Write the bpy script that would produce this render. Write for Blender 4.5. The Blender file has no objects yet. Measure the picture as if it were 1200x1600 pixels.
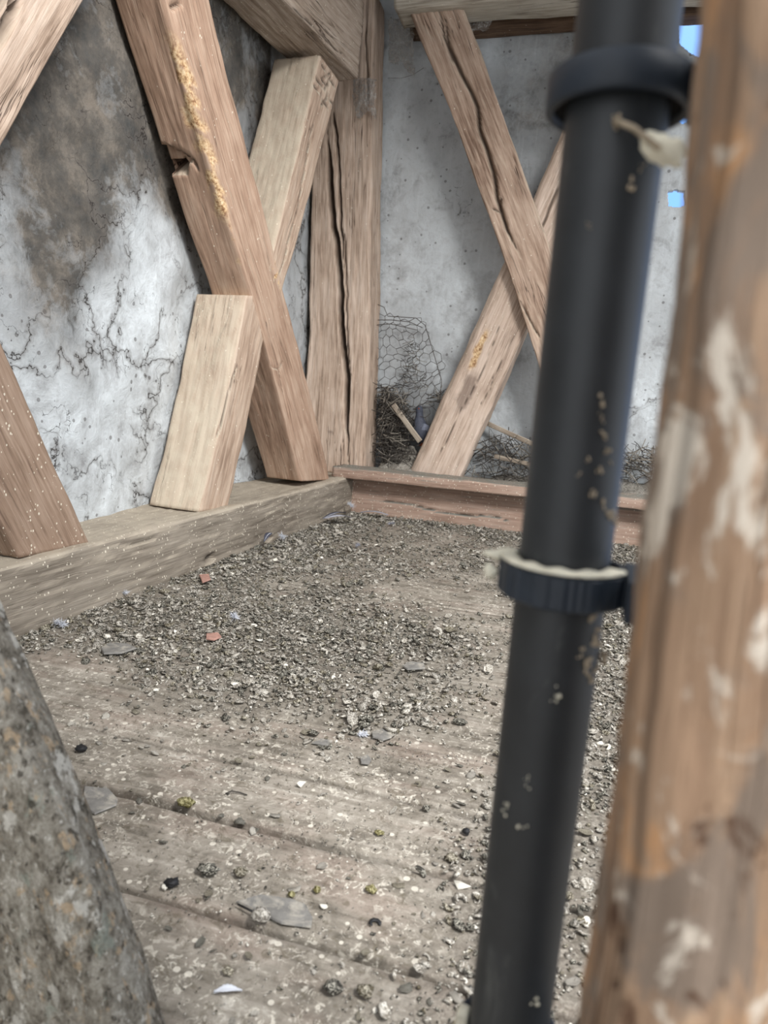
import bpy, math, random
import numpy as np
from mathutils import Matrix, Vector

# ------------------------------------------------------------------ camera
F = 1100.0                      # focal length in pixels of the 1200x1600 frame
H = 0.60                        # eye height above the boards
def nrm(v):
    v = np.array(v, float); return v / np.linalg.norm(v)
AY = nrm((320, -180, F))                              # world axes in camera coordinates (right, down, forward)
AX = -nrm((-4055, -486, F)); AX = nrm(AX - AY * AX.dot(AY))
AZ = np.cross(AX, AY)
scene = bpy.context.scene
cam_data = bpy.data.cameras.new('camera')
cam = bpy.data.objects.new('camera', cam_data)
scene.collection.objects.link(cam)
R = Matrix(((AX[0], -AX[1], -AX[2]), (AY[0], -AY[1], -AY[2]), (AZ[0], -AZ[1], -AZ[2])))
cam.matrix_world = Matrix.Translation((0, 0, H)) @ R.to_4x4()
cam_data.sensor_fit = 'VERTICAL'; cam_data.sensor_height = 36.0
cam_data.lens = F / 1600 * 36
cam_data.clip_start = 0.01
cam_data.dof.use_dof = True
cam_data.dof.focus_distance = 1.65
cam_data.dof.aperture_fstop = 6.6
scene.camera = cam

# ------------------------------------------------------------------ sky and daylight
world = bpy.data.worlds.new('world'); scene.world = world
world.use_nodes = True
wn, wl = world.node_tree.nodes, world.node_tree.links
wn.clear()
wo = wn.new('ShaderNodeOutputWorld'); bg = wn.new('ShaderNodeBackground')
tc = wn.new('ShaderNodeTexCoord'); sx = wn.new('ShaderNodeSeparateXYZ')
mr = wn.new('ShaderNodeMapRange'); rp = wn.new('ShaderNodeValToRGB')
wl.new(tc.outputs['Generated'], sx.inputs[0]); wl.new(sx.outputs['Y'], mr.inputs['Value'])
mr.inputs['From Min'].default_value = -0.6; mr.inputs['From Max'].default_value = 0.95
rp.color_ramp.elements[0].color = (0.93, 0.96, 1.0, 1)       # hazy bright cloud behind the viewer
rp.color_ramp.elements[1].color = (0.22, 0.46, 1.0, 1)       # blue sky beyond the gable
e = rp.color_ramp.elements.new(0.6); e.color = (0.86, 0.92, 1.0, 1)
wl.new(mr.outputs[0], rp.inputs[0]); wl.new(rp.outputs[0], bg.inputs[0])
bg.inputs[1].default_value = 0.82
wl.new(bg.outputs[0], wo.inputs[0])

def area(name, loc, target, size, power, color):
    d = bpy.data.lights.new(name, 'AREA'); d.shape = 'RECTANGLE'
    d.size, d.size_y = size; d.energy = power; d.color = color
    o = bpy.data.objects.new(name, d); scene.collection.objects.link(o)
    o.location = loc
    o.rotation_euler = (Vector(target) - Vector(loc)).to_track_quat('-Z', 'Y').to_euler()
    return o
area('added_key_lamp', (1.5, -0.35, 3.1), (-0.7, 2.5, 0.5), (0.9, 0.9), 116, (1.0, 0.98, 0.96))  # added area lamp as key light from upper right; no opening is built there

scene.view_settings.view_transform = 'Standard'
scene.view_settings.look = 'None'
scene.view_settings.gamma = 1.0
scene.view_settings.use_curve_mapping = False
scene.view_settings.exposure = 0.95

# ------------------------------------------------------------------ geometry helpers
C = scene.collection
CAM0 = np.array([0, 0, H])
def ray(px, py):
    c = np.array([(px - 600) / F, (py - 800) / F, 1.0])
    return np.array([c.dot(AX), c.dot(AY), c.dot(AZ)])
LO = np.array([-1.14, 1.2, 0]); LD = nrm((.14, 1.86, 0)); LN = np.array([LD[1], -LD[0], 0])   # left frame plane
UP = np.array([0, 0, 1.0])
def to_z(a, b, z):                      # the edge a-b carried on to height z
    a = np.asarray(a, float); b = np.asarray(b, float); return a + (b - a) * ((z - a[2]) / (b[2] - a[2]))
def on_left(px, py, off=-.03):
    d = ray(px, py); o = LO + LN * off
    return CAM0 + d * ((o - CAM0).dot(LN) / d.dot(LN))
def on_y(px, py, y): d = ray(px, py); return CAM0 + d * (y / d[1])
def on_z(px, py, z=0.0): d = ray(px, py); return CAM0 + d * ((z - H) / d[2])
def L3(s, z, off=-.03): return LO + LD * s + LN * off + UP * z

def _hash(ix, iy, iz, seed):
    h = (ix * 374761393 + iy * 668265263 + iz * 1274126177 + seed * 974634777) & 0xffffffff
    h = ((h ^ (h >> 13)) * 1103515245) & 0xffffffff
    h = ((h ^ (h >> 15)) * 2246822519) & 0xffffffff
    return ((h ^ (h >> 16)) & 0xffff) / 65535.0 * 2 - 1
def vnoise(p, seed=0):
    p = np.asarray(p, float); i = np.floor(p).astype(np.int64); f = p - i; f = f * f * (3 - 2 * f)
    r = 0
    for dx in (0, 1):
        for dy in (0, 1):
            for dz in (0, 1):
                w = (f[:, 0] if dx else 1 - f[:, 0]) * (f[:, 1] if dy else 1 - f[:, 1]) * (f[:, 2] if dz else 1 - f[:, 2])
                r = r + w * _hash(i[:, 0] + dx, i[:, 1] + dy, i[:, 2] + dz, seed)
    return r
def fbm(p, seed=0, octv=4):
    a, s, r = 1.0, 1.0, 0
    for k in range(octv):
        r = r + a * vnoise(np.asarray(p) * s, seed + k * 7); a *= .5; s *= 2.03
    return r

def mesh_obj(name, verts, faces, mats, parent=None, smooth=True, uvs=None, attr=None, fmat=None):
    me = bpy.data.meshes.new(name)
    me.from_pydata([tuple(v) for v in np.asarray(verts, float).tolist()], [], faces)
    if not isinstance(mats, (list, tuple)): mats = [mats]
    for m in mats: me.materials.append(m)
    if smooth: me.polygons.foreach_set('use_smooth', [True] * len(me.polygons))
    if fmat is not None: me.polygons.foreach_set('material_index', list(fmat))
    if uvs is not None:
        uvl = me.uv_layers.new(name='UVMap')
        li = np.empty(len(me.loops), dtype=np.int32); me.loops.foreach_get('vertex_index', li)
        uvl.data.foreach_set('uv', np.asarray(uvs, np.float32)[li].ravel())
    if attr is not None:
        a = me.color_attributes.new('patch', 'FLOAT_COLOR', 'POINT')
        rgba = np.ones((len(verts), 4), np.float32); rgba[:, :3] = attr
        a.data.foreach_set('color', rgba.ravel())
    me.update()
    o = bpy.data.objects.new(name, me); C.objects.link(o)
    if parent is not None: o.parent = parent
    return o
def tag(o, label, cat, group=None, kind=None):
    o['label'] = label; o['category'] = cat
    if group: o['group'] = group
    if kind: o['kind'] = kind
    return o
def structure(o): o['kind'] = 'structure'; return o
def empty(name, loc=(0, 0, 0)):
    o = bpy.data.objects.new(name, None); o.empty_display_size = .05; C.objects.link(o); o.location = tuple(loc); return o

def seg_dist(P, poly):
    """distance of points P (n,3) to a 3D polyline"""
    poly = np.asarray(poly, float); best = np.full(len(P), 1e9); tt = np.zeros(len(P))
    for k in range(len(poly) - 1):
        a, b = poly[k], poly[k + 1]; ab = b - a
        t = np.clip(((P - a) @ ab) / max(ab @ ab, 1e-12), 0, 1)
        d = np.linalg.norm(P - (a + t[:, None] * ab), axis=1)
        m = d < best; best[m] = d[m]; tt[m] = (k + t[m]) / (len(poly) - 1)
    return best, tt
def in_poly(u, v, poly):
    inside = np.zeros(len(u), bool); n = len(poly); j = n - 1
    for i in range(n):
        xi, yi = poly[i]; xj, yj = poly[j]
        c = ((yi > v) != (yj > v)) & (u < (xj - xi) * (v - yi) / ((yj - yi) + 1e-12) + xi)
        inside ^= c; j = i
    return inside

def timber(name, A0, A1, B0, B1, tvec, mat, parent=None, r=.012, wob=.004, rough=.0016, cracks=(), pockets=(),
           patches=(), ds=.011, dp=.007, seed=0, wane=None, bow=None, slant=None):
    """A hewn timber: front face A0-A1 (start edge) to B0-B1 (end edge), tvec = thickness away from the face.
    cracks: (polyline, half width, depth); pockets: (polygon, direction, depth); patches: (polyline, radius, channel)."""
    A0, A1, B0, B1, tvec = [np.asarray(v, float) for v in (A0, A1, B0, B1, tvec)]
    t = np.linalg.norm(tvec); w = .5 * (np.linalg.norm(A1 - A0) + np.linalg.norm(B1 - B0))
    Ls = np.linalg.norm((B0 + B1 - A0 - A1) / 2)
    ns = max(4, int(Ls / ds)); per = 2 * (w + t); npn = int(per / dp)
    q = np.arange(npn) / npn * per
    a = np.where(q < w, q, np.where(q < w + t, w, np.where(q < 2 * w + t, 2 * w + t - q, 0.0)))
    b = np.where(q < w, 0.0, np.where(q < w + t, q - w, np.where(q < 2 * w + t, t, per - q)))
    S, Qi = np.meshgrid(np.arange(ns + 1) / ns, np.arange(npn), indexing='ij')
    S = S.ravel(); Qi = Qi.ravel(); a = a[Qi]; b = b[Qi]; qq = q[Qi]
    rr = r * (1 + .5 * vnoise(np.stack([S * Ls * 5, (a > w / 2) * 9.0 + (b > t / 2) * 5.0, S * 0], 1), seed + 3))
    if wane is not None: rr = wane(S, a / w, b / t, rr)
    rr = np.clip(rr, .002, min(w, t) * .48)
    # superellipse-like corner rounding
    ca = np.clip(a, rr, w - rr); cb = np.clip(b, rr, t - rr)
    da, db = a - ca, b - cb; dl = np.sqrt(da * da + db * db) + 1e-9; mx = np.maximum(abs(da), abs(db))
    k = np.where(dl > 1e-8, rr / dl * (mx / rr), 0)
    a2 = ca + da * np.where(dl > 1e-8, k, 1); b2 = cb + db * np.where(dl > 1e-8, k, 1)
    P0 = A0 + (A1 - A0) * (a2 / w)[:, None]; P1 = B0 + (B1 - B0) * (a2 / w)[:, None]
    P = P0 + (P1 - P0) * S[:, None] + (tvec / t) * b2[:, None]
    wdir = nrm(A1 - A0); tdir = tvec / t; ldir = nrm((B0 + B1 - A0 - A1))
    mid = (A0 + A1) / 2 + ((B0 + B1) / 2 - (A0 + A1) / 2) * S[:, None] + tdir * t / 2
    out = P - mid; out = out - (out @ ldir)[:, None] * ldir; 
    fx = (out @ wdir) / (w / 2); fy = (out @ tdir) / (t / 2)
    big = np.maximum(abs(fx), abs(fy)) + 1e-6
    nx = np.sign(fx) * (abs(fx) / big) ** 8; ny = np.sign(fy) * (abs(fy) / big) ** 8
    nd = nx[:, None] * wdir + ny[:, None] * tdir; nd /= (np.linalg.norm(nd, axis=1)[:, None] + 1e-9)
    base = P.copy()
    lc = np.stack([S * Ls, fx * w * .5, fy * t * .5], 1)
    dsp = wob * fbm(lc * [2.2, 6, 6] + seed * 3.1, seed, 3) + rough * fbm(lc * [14, 90, 90], seed + 20, 3)
    P = P + nd * dsp[:, None]
    if bow is not None: P = P + bow(S)[:, None] * wdir
    att = np.zeros((len(P), 3))
    for (poly, hw, dep) in cracks:
        poly = np.asarray(poly, float)
        jit = .006 * fbm(np.stack([S * Ls * 9, S * 0 + seed, S * 0], 1), seed + 5, 3)
        d, tt = seg_dist(base + wdir * jit[:, None], poly)
        tap = np.clip(np.minimum(tt, 1 - tt) * 7, .15, 1)
        prof = np.clip(1.25 - d / (hw * tap + .0015), 0, 1)
        P = P - nd * (prof * dep * tap)[:, None]
        att[:, 2] = np.maximum(att[:, 2], np.clip(1.5 - d / (hw * tap), 0, 1))
    for (poly, dr, dep) in pockets:
        poly = np.asarray(poly, float); c0 = poly.mean(0); dr = nrm(dr)
        e1 = nrm(poly[1] - poly[0]); e1 = nrm(e1 - dr * e1.dot(dr)); e2 = np.cross(dr, e1)
        pp = [((p - c0) @ e1, (p - c0) @ e2) for p in poly]
        rel = base - c0
        m = in_poly(rel @ e1, rel @ e2, pp) & (abs(rel @ dr) < .035)
        P[m] = P[m] + dr * dep; att[m, 2] = np.maximum(att[m, 2], .12 if dep < .04 else .9)
    for (poly, rad, ch) in patches:
        d, tt = seg_dist(base, poly)
        m = np.clip(1.3 - d / (rad * (1 + .6 * fbm(lc * 35, seed + 9, 3))), 0, 1) * np.clip(np.minimum(tt, 1 - tt) * 6 + .2, 0, 1)
        att[:, ch] = np.maximum(att[:, ch], np.clip(m * 2.2, 0, 1))
        if ch == 0: P = P - nd * (np.clip(m * 2, 0, 1) * (.003 + .003 * fbm(lc * 90, seed + 30, 3)))[:, None]
    # slightly ragged ends
    uv = np.stack([S * Ls + seed * 1.37, qq + seed * .71], 1)
    faces = []
    for i in range(ns):
        o0 = i * npn; o1 = o0 + npn
        faces += [(o0 + j, o1 + j, o1 + (j + 1) % npn, o0 + (j + 1) % npn) for j in range(npn)]
    faces.append(tuple(range(npn))); faces.append(tuple(range(ns * npn + npn - 1, ns * npn - 1, -1)))
    if np.cross(B0 - A0, A1 - A0).dot(tvec) < 0: faces = [f[::-1] for f in faces]
    faces = [f[::-1] for f in faces]
    return mesh_obj(name, P, faces, mat, parent, True, uv, att)

def box_mesh(x0, x1, y0, y1, z0, z1):
    v = [(x, y, z) for x in (x0, x1) for y in (y0, y1) for z in (z0, z1)]
    f = [(0, 1, 3, 2), (4, 6, 7, 5), (0, 4, 5, 1), (2, 3, 7, 6), (0, 2, 6, 4), (1, 5, 7, 3)]
    return v, f
def tube(pts, rad, n=6, closed_ends=True):
    pts = np.asarray(pts, float); m = len(pts); rad = np.broadcast_to(rad, (m,))
    V = []; Fc = []
    prev = None
    for i in range(m):
        tg = nrm(pts[min(i + 1, m - 1)] - pts[max(i - 1, 0)] + 1e-9)
        if prev is None:
            ref = np.array([0, 0, 1.0]) if abs(tg[2]) < .9 else np.array([1.0, 0, 0])
            e1 = nrm(np.cross(tg, ref))
        else: e1 = nrm(prev - tg * prev.dot(tg))
        prev = e1; e2 = np.cross(tg, e1)
        for k in range(n):
            an = 2 * math.pi * k / n; V.append(pts[i] + rad[i] * (math.cos(an) * e1 + math.sin(an) * e2))
    for i in range(m - 1):
        for k in range(n): Fc.append((i * n + k, i * n + (k + 1) % n, (i + 1) * n + (k + 1) % n, (i + 1) * n + k))
    if closed_ends and n > 2: Fc.append(tuple(range(n - 1, -1, -1))); Fc.append(tuple(range((m - 1) * n, m * n)))
    return V, Fc
class Bag:
    def __init__(s): s.v = []; s.f = []; s.m = []; s.n = 0
    def add(s, v, f, mi=0):
        v = np.asarray(v, float); s.v.append(v); s.f += [tuple(i + s.n for i in q) for q in f]; s.m += [mi] * len(f); s.n += len(v)
    def build(s, name, mats, parent=None, smooth=True):
        return mesh_obj(name, np.concatenate(s.v), s.f, mats, parent, smooth, fmat=s.m)

# ------------------------------------------------------------------ materials
def new_mat(name):
    m = bpy.data.materials.new(name); m.use_nodes = True; nt = m.node_tree; nt.nodes.clear()
    return m, nt
class N:
    """small node-graph helper"""
    def __init__(s, nt): s.nt = nt
    def n(s, t, **kw):
        o = s.nt.nodes.new(t)
        for k, v in kw.items(): setattr(o, k, v)
        return o
    def put(s, sock, v):
        if hasattr(v, 'is_output'): s.nt.links.new(v, sock)
        else:
            if isinstance(v, tuple) and len(v) == 3 and sock.type == 'RGBA': v = v + (1,)
            sock.default_value = v
    def math(s, op, a, b=0.0, clamp=False):
        o = s.n('ShaderNodeMath', operation=op, use_clamp=clamp); s.put(o.inputs[0], a); s.put(o.inputs[1], b); return o.outputs[0]
    def mix(s, f, a, b, bt='MIX'):
        o = s.n('ShaderNodeMix', data_type='RGBA', blend_type=bt); s.put(o.inputs[0], f); s.put(o.inputs[6], a); s.put(o.inputs[7], b); return o.outputs[2]
    def noise(s, vec, scale=5, detail=4, rough=.55, dist=0.0):
        o = s.n('ShaderNodeTexNoise'); s.put(o.inputs['Vector'], vec); o.inputs['Scale'].default_value = scale
        o.inputs['Detail'].default_value = detail; o.inputs['Roughness'].default_value = rough; o.inputs['Distortion'].default_value = dist
        return o
    def vor(s, vec, scale, feature='F1', rnd=1.0):
        o = s.n('ShaderNodeTexVoronoi', feature=feature); s.put(o.inputs['Vector'], vec); o.inputs['Scale'].default_value = scale
        o.inputs['Randomness'].default_value = rnd
        return o
    def rng(s, v, a, b, c=0.0, d=1.0, smooth=False):
        o = s.n('ShaderNodeMapRange', interpolation_type='SMOOTHSTEP' if smooth else 'LINEAR'); s.put(o.inputs['Value'], v)
        for k, x in zip(('From Min', 'From Max', 'To Min', 'To Max'), (a, b, c, d)): o.inputs[k].default_value = x
        return o.outputs[0]
    def mapv(s, vec, scale=(1, 1, 1), loc=(0, 0, 0)):
        o = s.n('ShaderNodeMapping'); s.put(o.inputs['Vector'], vec); o.inputs['Scale'].default_value = scale; o.inputs['Location'].default_value = loc
        return o.outputs[0]
    def ramp(s, f, stops):
        o = s.n('ShaderNodeValToRGB'); s.put(o.inputs[0], f); el = o.color_ramp.elements
        el[0].position, el[0].color = stops[0][0], stops[0][1] + (1,)
        el[1].position, el[1].color = stops[-1][0], stops[-1][1] + (1,)
        for p, c in stops[1:-1]: x = el.new(p); x.color = c + (1,)
        return o.outputs[0]
    def finish(s, col, rough=.8, height=None, bump=.3, dist=.01, spec=.3, alpha=None, metal=0.0):
        b = s.n('ShaderNodeBsdfPrincipled'); o = s.n('ShaderNodeOutputMaterial')
        s.put(b.inputs['Base Color'], col); s.put(b.inputs['Roughness'], rough); b.inputs['Specular IOR Level'].default_value = spec
        s.put(b.inputs['Metallic'], metal)
        if alpha is not None: s.put(b.inputs['Alpha'], alpha)
        if height is not None:
            bp = s.n('ShaderNodeBump'); bp.inputs['Strength'].default_value = bump; bp.inputs['Distance'].default_value = dist
            s.put(bp.inputs['Height'], height); s.nt.links.new(bp.outputs[0], b.inputs['Normal'])
        s.nt.links.new(b.outputs[0], o.inputs[0])
def srgb(r, g, b):
    f = lambda c: (c / 255) / 12.92 if c / 255 <= .04045 else ((c / 255 + .055) / 1.055) ** 2.4
    return (f(r), f(g), f(b))

def wood(name, dark, mid, light, speck=.4, dust=.5, lines=.6, grain=1.0, blotch=None, bump=.35, dustcol=(196, 184, 164)):
    m, nt = new_mat(name); k = N(nt)
    uv = k.n('ShaderNodeUVMap').outputs[0]; obj = k.n('ShaderNodeTexCoord').outputs['Object']
    geo = k.n('ShaderNodeNewGeometry'); at = k.n('ShaderNodeAttribute', attribute_name='patch')
    sp = k.n('ShaderNodeSeparateColor'); nt.links.new(at.outputs['Color'], sp.inputs[0])
    fine = k.noise(k.mapv(uv, (7 * grain, 130 * grain, 1)), 1, 6, .65, .3).outputs[0]
    med = k.noise(k.mapv(uv, (2.2, 22, 1)), 1, 5, .6, .8).outputs[0]
    broad = k.noise(obj, 4.5, 4, .6).outputs[0]
    f = k.math('ADD', k.math('MULTIPLY', fine, .5), k.math('ADD', k.math('MULTIPLY', med, .42), k.math('MULTIPLY', broad, .34)))
    col = k.ramp(k.rng(f, .47, .80), [(0.0, srgb(*dark)), (.42, srgb(*mid)), (1.0, srgb(*light))])
    # thin drying checks
    ln = k.noise(k.mapv(uv, (1.6, 34, 1), (3, 1, 0)), 1, 3, .6, .35).outputs[0]
    rid = k.math('ABSOLUTE', k.math('SUBTRACT', ln, .5))
    msk = k.rng(k.noise(k.mapv(uv, (2.5, 7, 1), (9, 4, 0)), 1, 2).outputs[0], .5, .6)
    chk = k.math('MULTIPLY', k.rng(rid, .0, .014, 1, 0), msk)
    col = k.mix(k.math('MULTIPLY', chk, lines), col, srgb(62, 46, 36))
    if blotch:
        for (c, sc, lo, hi, off) in blotch:
            bm = k.rng(k.noise(k.mapv(obj, (1, 1, .55), off), sc, 5, .62, .6).outputs[0], lo, hi, 0, 1, True)
            col = k.mix(bm, col, srgb(*c))
    # pale dust lying on upward faces
    nz = k.n('ShaderNodeSeparateXYZ'); nt.links.new(geo.outputs['True Normal'], nz.inputs[0])
    dn = k.noise(obj, 22, 4).outputs[0]
    dm = k.math('MULTIPLY', k.rng(nz.outputs['Z'], .05, .5), k.rng(dn, .25, .6, .45, 1))
    col = k.mix(k.math('MULTIPLY', dm, dust), col, srgb(*dustcol))
    # bird lime specks
    vo = k.vor(k.mapv(obj, (1, 1, .7)), 140)
    vs = k.n('ShaderNodeSeparateColor'); nt.links.new(vo.outputs['Color'], vs.inputs[0])
    spm = k.math('MULTIPLY', k.math('LESS_THAN', vo.outputs['Distance'], k.rng(vs.outputs[0], .45, 1, .02, .33)), k.math('LESS_THAN', vs.outputs[1], speck))
    col = k.mix(k.math('MULTIPLY', spm, .8), col, srgb(222, 214, 196))
    # rotten yellow wane, dark stain, crack dirt
    rot = k.ramp(k.noise(obj, 90, 5, .7).outputs[0], [(.38, srgb(132, 96, 68)), (.5, srgb(196, 164, 124)), (.68, srgb(226, 206, 172))])
    col = k.mix(sp.outputs[0], col, rot)
    col = k.mix(k.math('MULTIPLY', sp.outputs[1], .55), col, srgb(96, 80, 72))
    col = k.mix(k.math('MULTIPLY', sp.outputs[2], .8), col, srgb(46, 34, 27))
    h = k.math('ADD', k.math('MULTIPLY', fine, .8), k.math('ADD', k.math('MULTIPLY', med, .6), k.math('MULTIPLY', chk, -1.2)))
    k.finish(col, .82, h, bump, .006, .25)
    return m

W_brace = wood('oak_brace', (124, 99, 82), (166, 138, 118), (196, 173, 153), speck=.07, dust=.75)
W_red = wood('oak_brace_reddish', (102, 83, 70), (140, 118, 101), (168, 147, 130), speck=.7, dust=.4, lines=.3)
W_pale = wood('oak_brace_pale', (130, 108, 92), (174, 151, 132), (200, 182, 164), speck=.15, dust=1.0, lines=.7, dustcol=(202, 192, 172))
W_post = wood('oak_post', (126, 106, 90), (182, 160, 142), (214, 196, 180), speck=.05, dust=.4, lines=1.0, bump=.55)
W_back = wood('oak_back_brace', (118, 95, 80), (168, 144, 126), (202, 180, 162), speck=.05, dust=.6, lines=1.0, bump=.5)
W_white = wood('oak_bleached', (140, 120, 106), (190, 170, 154), (216, 200, 186), speck=.3, dust=.5, lines=.7)
W_rail = wood('oak_rail', (106, 90, 77), (152, 136, 121), (184, 170, 156), speck=.2, dust=.3, lines=1.0, bump=.6)
W_sill = wood('oak_sill_grey', (98, 89, 79), (130, 121, 109), (160, 151, 138), speck=.8, dust=.95, lines=.35, dustcol=(172, 162, 146))
W_plank = wood('pine_plank', (124, 102, 88), (156, 132, 117), (180, 158, 143), speck=.9, dust=1.0, lines=.2, dustcol=(126, 126, 118))
W_grey = wood('oak_weathered', (120, 110, 98), (172, 164, 150), (204, 198, 186), speck=.1, dust=.2, lines=.9, bump=.6)
W_dark = wood('oak_dark', (62, 48, 38), (96, 76, 60), (124, 102, 84), speck=.1, dust=.2)
W_lath = wood('lath', (104, 94, 82), (142, 130, 116), (180, 170, 156), speck=.9, dust=.5)
W_near = wood('oak_near_post', (112, 88, 70), (156, 128, 104), (190, 162, 134), speck=0.0, dust=.0, lines=.2, bump=.7,
              blotch=[((184, 142, 104), 26, .52, .62, (0, 0, 0)), ((132, 116, 102), 30, .48, .58, (3, 1, 5)), ((214, 202, 186), 44, .55, .62, (1, 4, 2)), ((84, 60, 44), 50, .60, .67, (7, 2, 4))])
def crust_mat():
    m, nt = new_mat('lichen_crust'); k = N(nt); obj = k.n('ShaderNodeTexCoord').outputs['Object']; mo = k.mapv(obj, (1, 1, .6))
    a = k.noise(mo, 34, 6, .7, .1).outputs[0]; b = k.noise(mo, 130, 6, .75, .1).outputs[0]; c = k.noise(mo, 300, 4, .7).outputs[0]
    col = k.ramp(k.rng(k.math('ADD', k.math('MULTIPLY', a, .5), k.math('MULTIPLY', b, .5)), .4, .62), [(0, srgb(92, 86, 76)), (.4, srgb(146, 139, 127)), (.75, srgb(178, 172, 160)), (1, srgb(202, 197, 187))])
    for (cc, sc, lo, hi, off, amt) in [((206, 180, 148), 70, .56, .64, (3, 1, 5), .65), ((226, 222, 212), 44, .57, .63, (0, 0, 0), .8), ((170, 180, 168), 34, .6, .68, (6, 4, 2), .5), ((66, 60, 52), 110, .58, .64, (1, 4, 2), .8), ((228, 224, 214), 150, .60, .66, (8, 4, 2), .75)]:
        bm = k.rng(k.noise(k.mapv(mo, (1, 1, 1), off), sc, 5, .66, .15).outputs[0], lo, hi, 0, 1, True)
        col = k.mix(k.math('MULTIPLY', bm, amt), col, srgb(*cc))
    k.finish(col, .9, k.math('ADD', k.math('MULTIPLY', b, 1.0), k.math('ADD', k.math('MULTIPLY', a, 1.3), k.math('MULTIPLY', c, .4))), .9, .012, .15)
    return m
W_crust = crust_mat()

def plaster(name, tint=(226, 230, 230)):
    m, nt = new_mat(name); k = N(nt)
    obj = k.n('ShaderNodeTexCoord').outputs['Object']
    at = k.n('ShaderNodeAttribute', attribute_name='patch'); sp = k.n('ShaderNodeSeparateColor'); nt.links.new(at.outputs['Color'], sp.inputs[0])
    wn_ = k.noise(obj, 5, 4, .6); warp = k.n('ShaderNodeVectorMath', operation='MULTIPLY_ADD')
    nt.links.new(wn_.outputs['Color'], warp.inputs[0]); warp.inputs[1].default_value = (.35, .35, .35); nt.links.new(obj, warp.inputs[2])
    wv = warp.outputs[0]
    fine_w = k.noise(obj, 28, 4, .7); w2 = k.n('ShaderNodeVectorMath', operation='MULTIPLY_ADD')
    nt.links.new(fine_w.outputs['Color'], w2.inputs[0]); w2.inputs[1].default_value = (.05, .05, .05); nt.links.new(wv, w2.inputs[2])
    a = k.noise(obj, 9, 6, .65, .4).outputs[0]; b = k.noise(obj, 34, 6, .7, .5).outputs[0]; c = k.noise(obj, 3, 3, .5, .6).outputs[0]
    g = k.math('ADD', k.math('MULTIPLY', a, .5), k.math('ADD', k.math('MULTIPLY', b, .3), k.math('MULTIPLY', c, .3)))
    base = k.ramp(k.rng(g, .38, .72), [(0, srgb(138, 139, 140)), (.35, srgb(178, 182, 184)), (.7, srgb(202, 208, 211)), (1, srgb(220, 226, 230))])
    # warm and soot stains, plus shade painted into the left wall
    dirt_shade = k.math('ADD', sp.outputs[0], k.math('MULTIPLY', k.math('SUBTRACT', a, .5), 1.6))
    dirt_shade = k.rng(k.math('ADD', dirt_shade, k.math('MULTIPLY', k.math('SUBTRACT', b, .5), 1.1)), .12, 1.12, 0, 1)
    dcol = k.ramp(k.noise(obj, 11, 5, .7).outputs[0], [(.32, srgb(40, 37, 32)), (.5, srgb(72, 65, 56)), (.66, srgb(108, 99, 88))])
    col = k.mix(k.math('MULTIPLY', dirt_shade, .92), base, dcol)
    # brush-like runs
    run = k.noise(k.mapv(obj, (50, 50, 3)), 1, 4, .6).outputs[0]
    col = k.mix(k.math('MULTIPLY', k.math('MULTIPLY', k.rng(run, .55, .7), .22), k.math('SUBTRACT', 1.0, dirt_shade)), col, srgb(220, 226, 229))
    # cracks
    v1 = k.vor(w2.outputs[0], 4.6, 'DISTANCE_TO_EDGE').outputs['Distance']; v2 = k.vor(k.mapv(w2.outputs[0], (1, 1, 1), (5, 3, 1)), 11, 'DISTANCE_TO_EDGE').outputs['Distance']
    m1 = k.rng(k.noise(obj, 4, 2).outputs[0], .44, .56); m2 = k.rng(k.noise(k.mapv(obj, (1, 1, 1), (4, 4, 4)), 7, 3).outputs[0], .54, .62)
    wd = k.rng(b, .35, .65, .3, 1.6)
    c1 = k.math('MULTIPLY', k.math('LESS_THAN', v1, k.math('MULTIPLY', wd, .008)), m1)
    c2 = k.math('MULTIPLY', k.math('LESS_THAN', v2, k.math('MULTIPLY', wd, .010)), m2)
    cr = k.math('MULTIPLY', k.math('MAXIMUM', c1, c2), sp.outputs[1])
    soft = k.math('MULTIPLY', k.math('MULTIPLY', k.rng(v1, 0, .09, 1, 0, True), m1), sp.outputs[1])
    col = k.mix(k.math('MULTIPLY', soft, .5), col, srgb(96, 92, 88))
    col = k.mix(k.math('MULTIPLY', cr, .85), col, srgb(48, 44, 42))
    pit = k.vor(obj, 42); pc = k.n('ShaderNodeSeparateColor'); nt.links.new(pit.outputs['Color'], pc.inputs[0])
    pm = k.math('MULTIPLY', k.math('LESS_THAN', pit.outputs['Distance'], k.rng(pc.outputs[0], .8, 1, 0, .3)), 1.0)
    col = k.mix(k.math('MULTIPLY', pm, .6), col, srgb(84, 80, 78))
    h = k.math('ADD', k.math('ADD', k.math('MULTIPLY', a, 1.2), k.math('MULTIPLY', b, .5)), k.math('MULTIPLY', cr, -1.5))
    k.finish(col, .9, h, .6, .012, .15)
    return m
PLASTER = plaster('lime_plaster')

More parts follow.
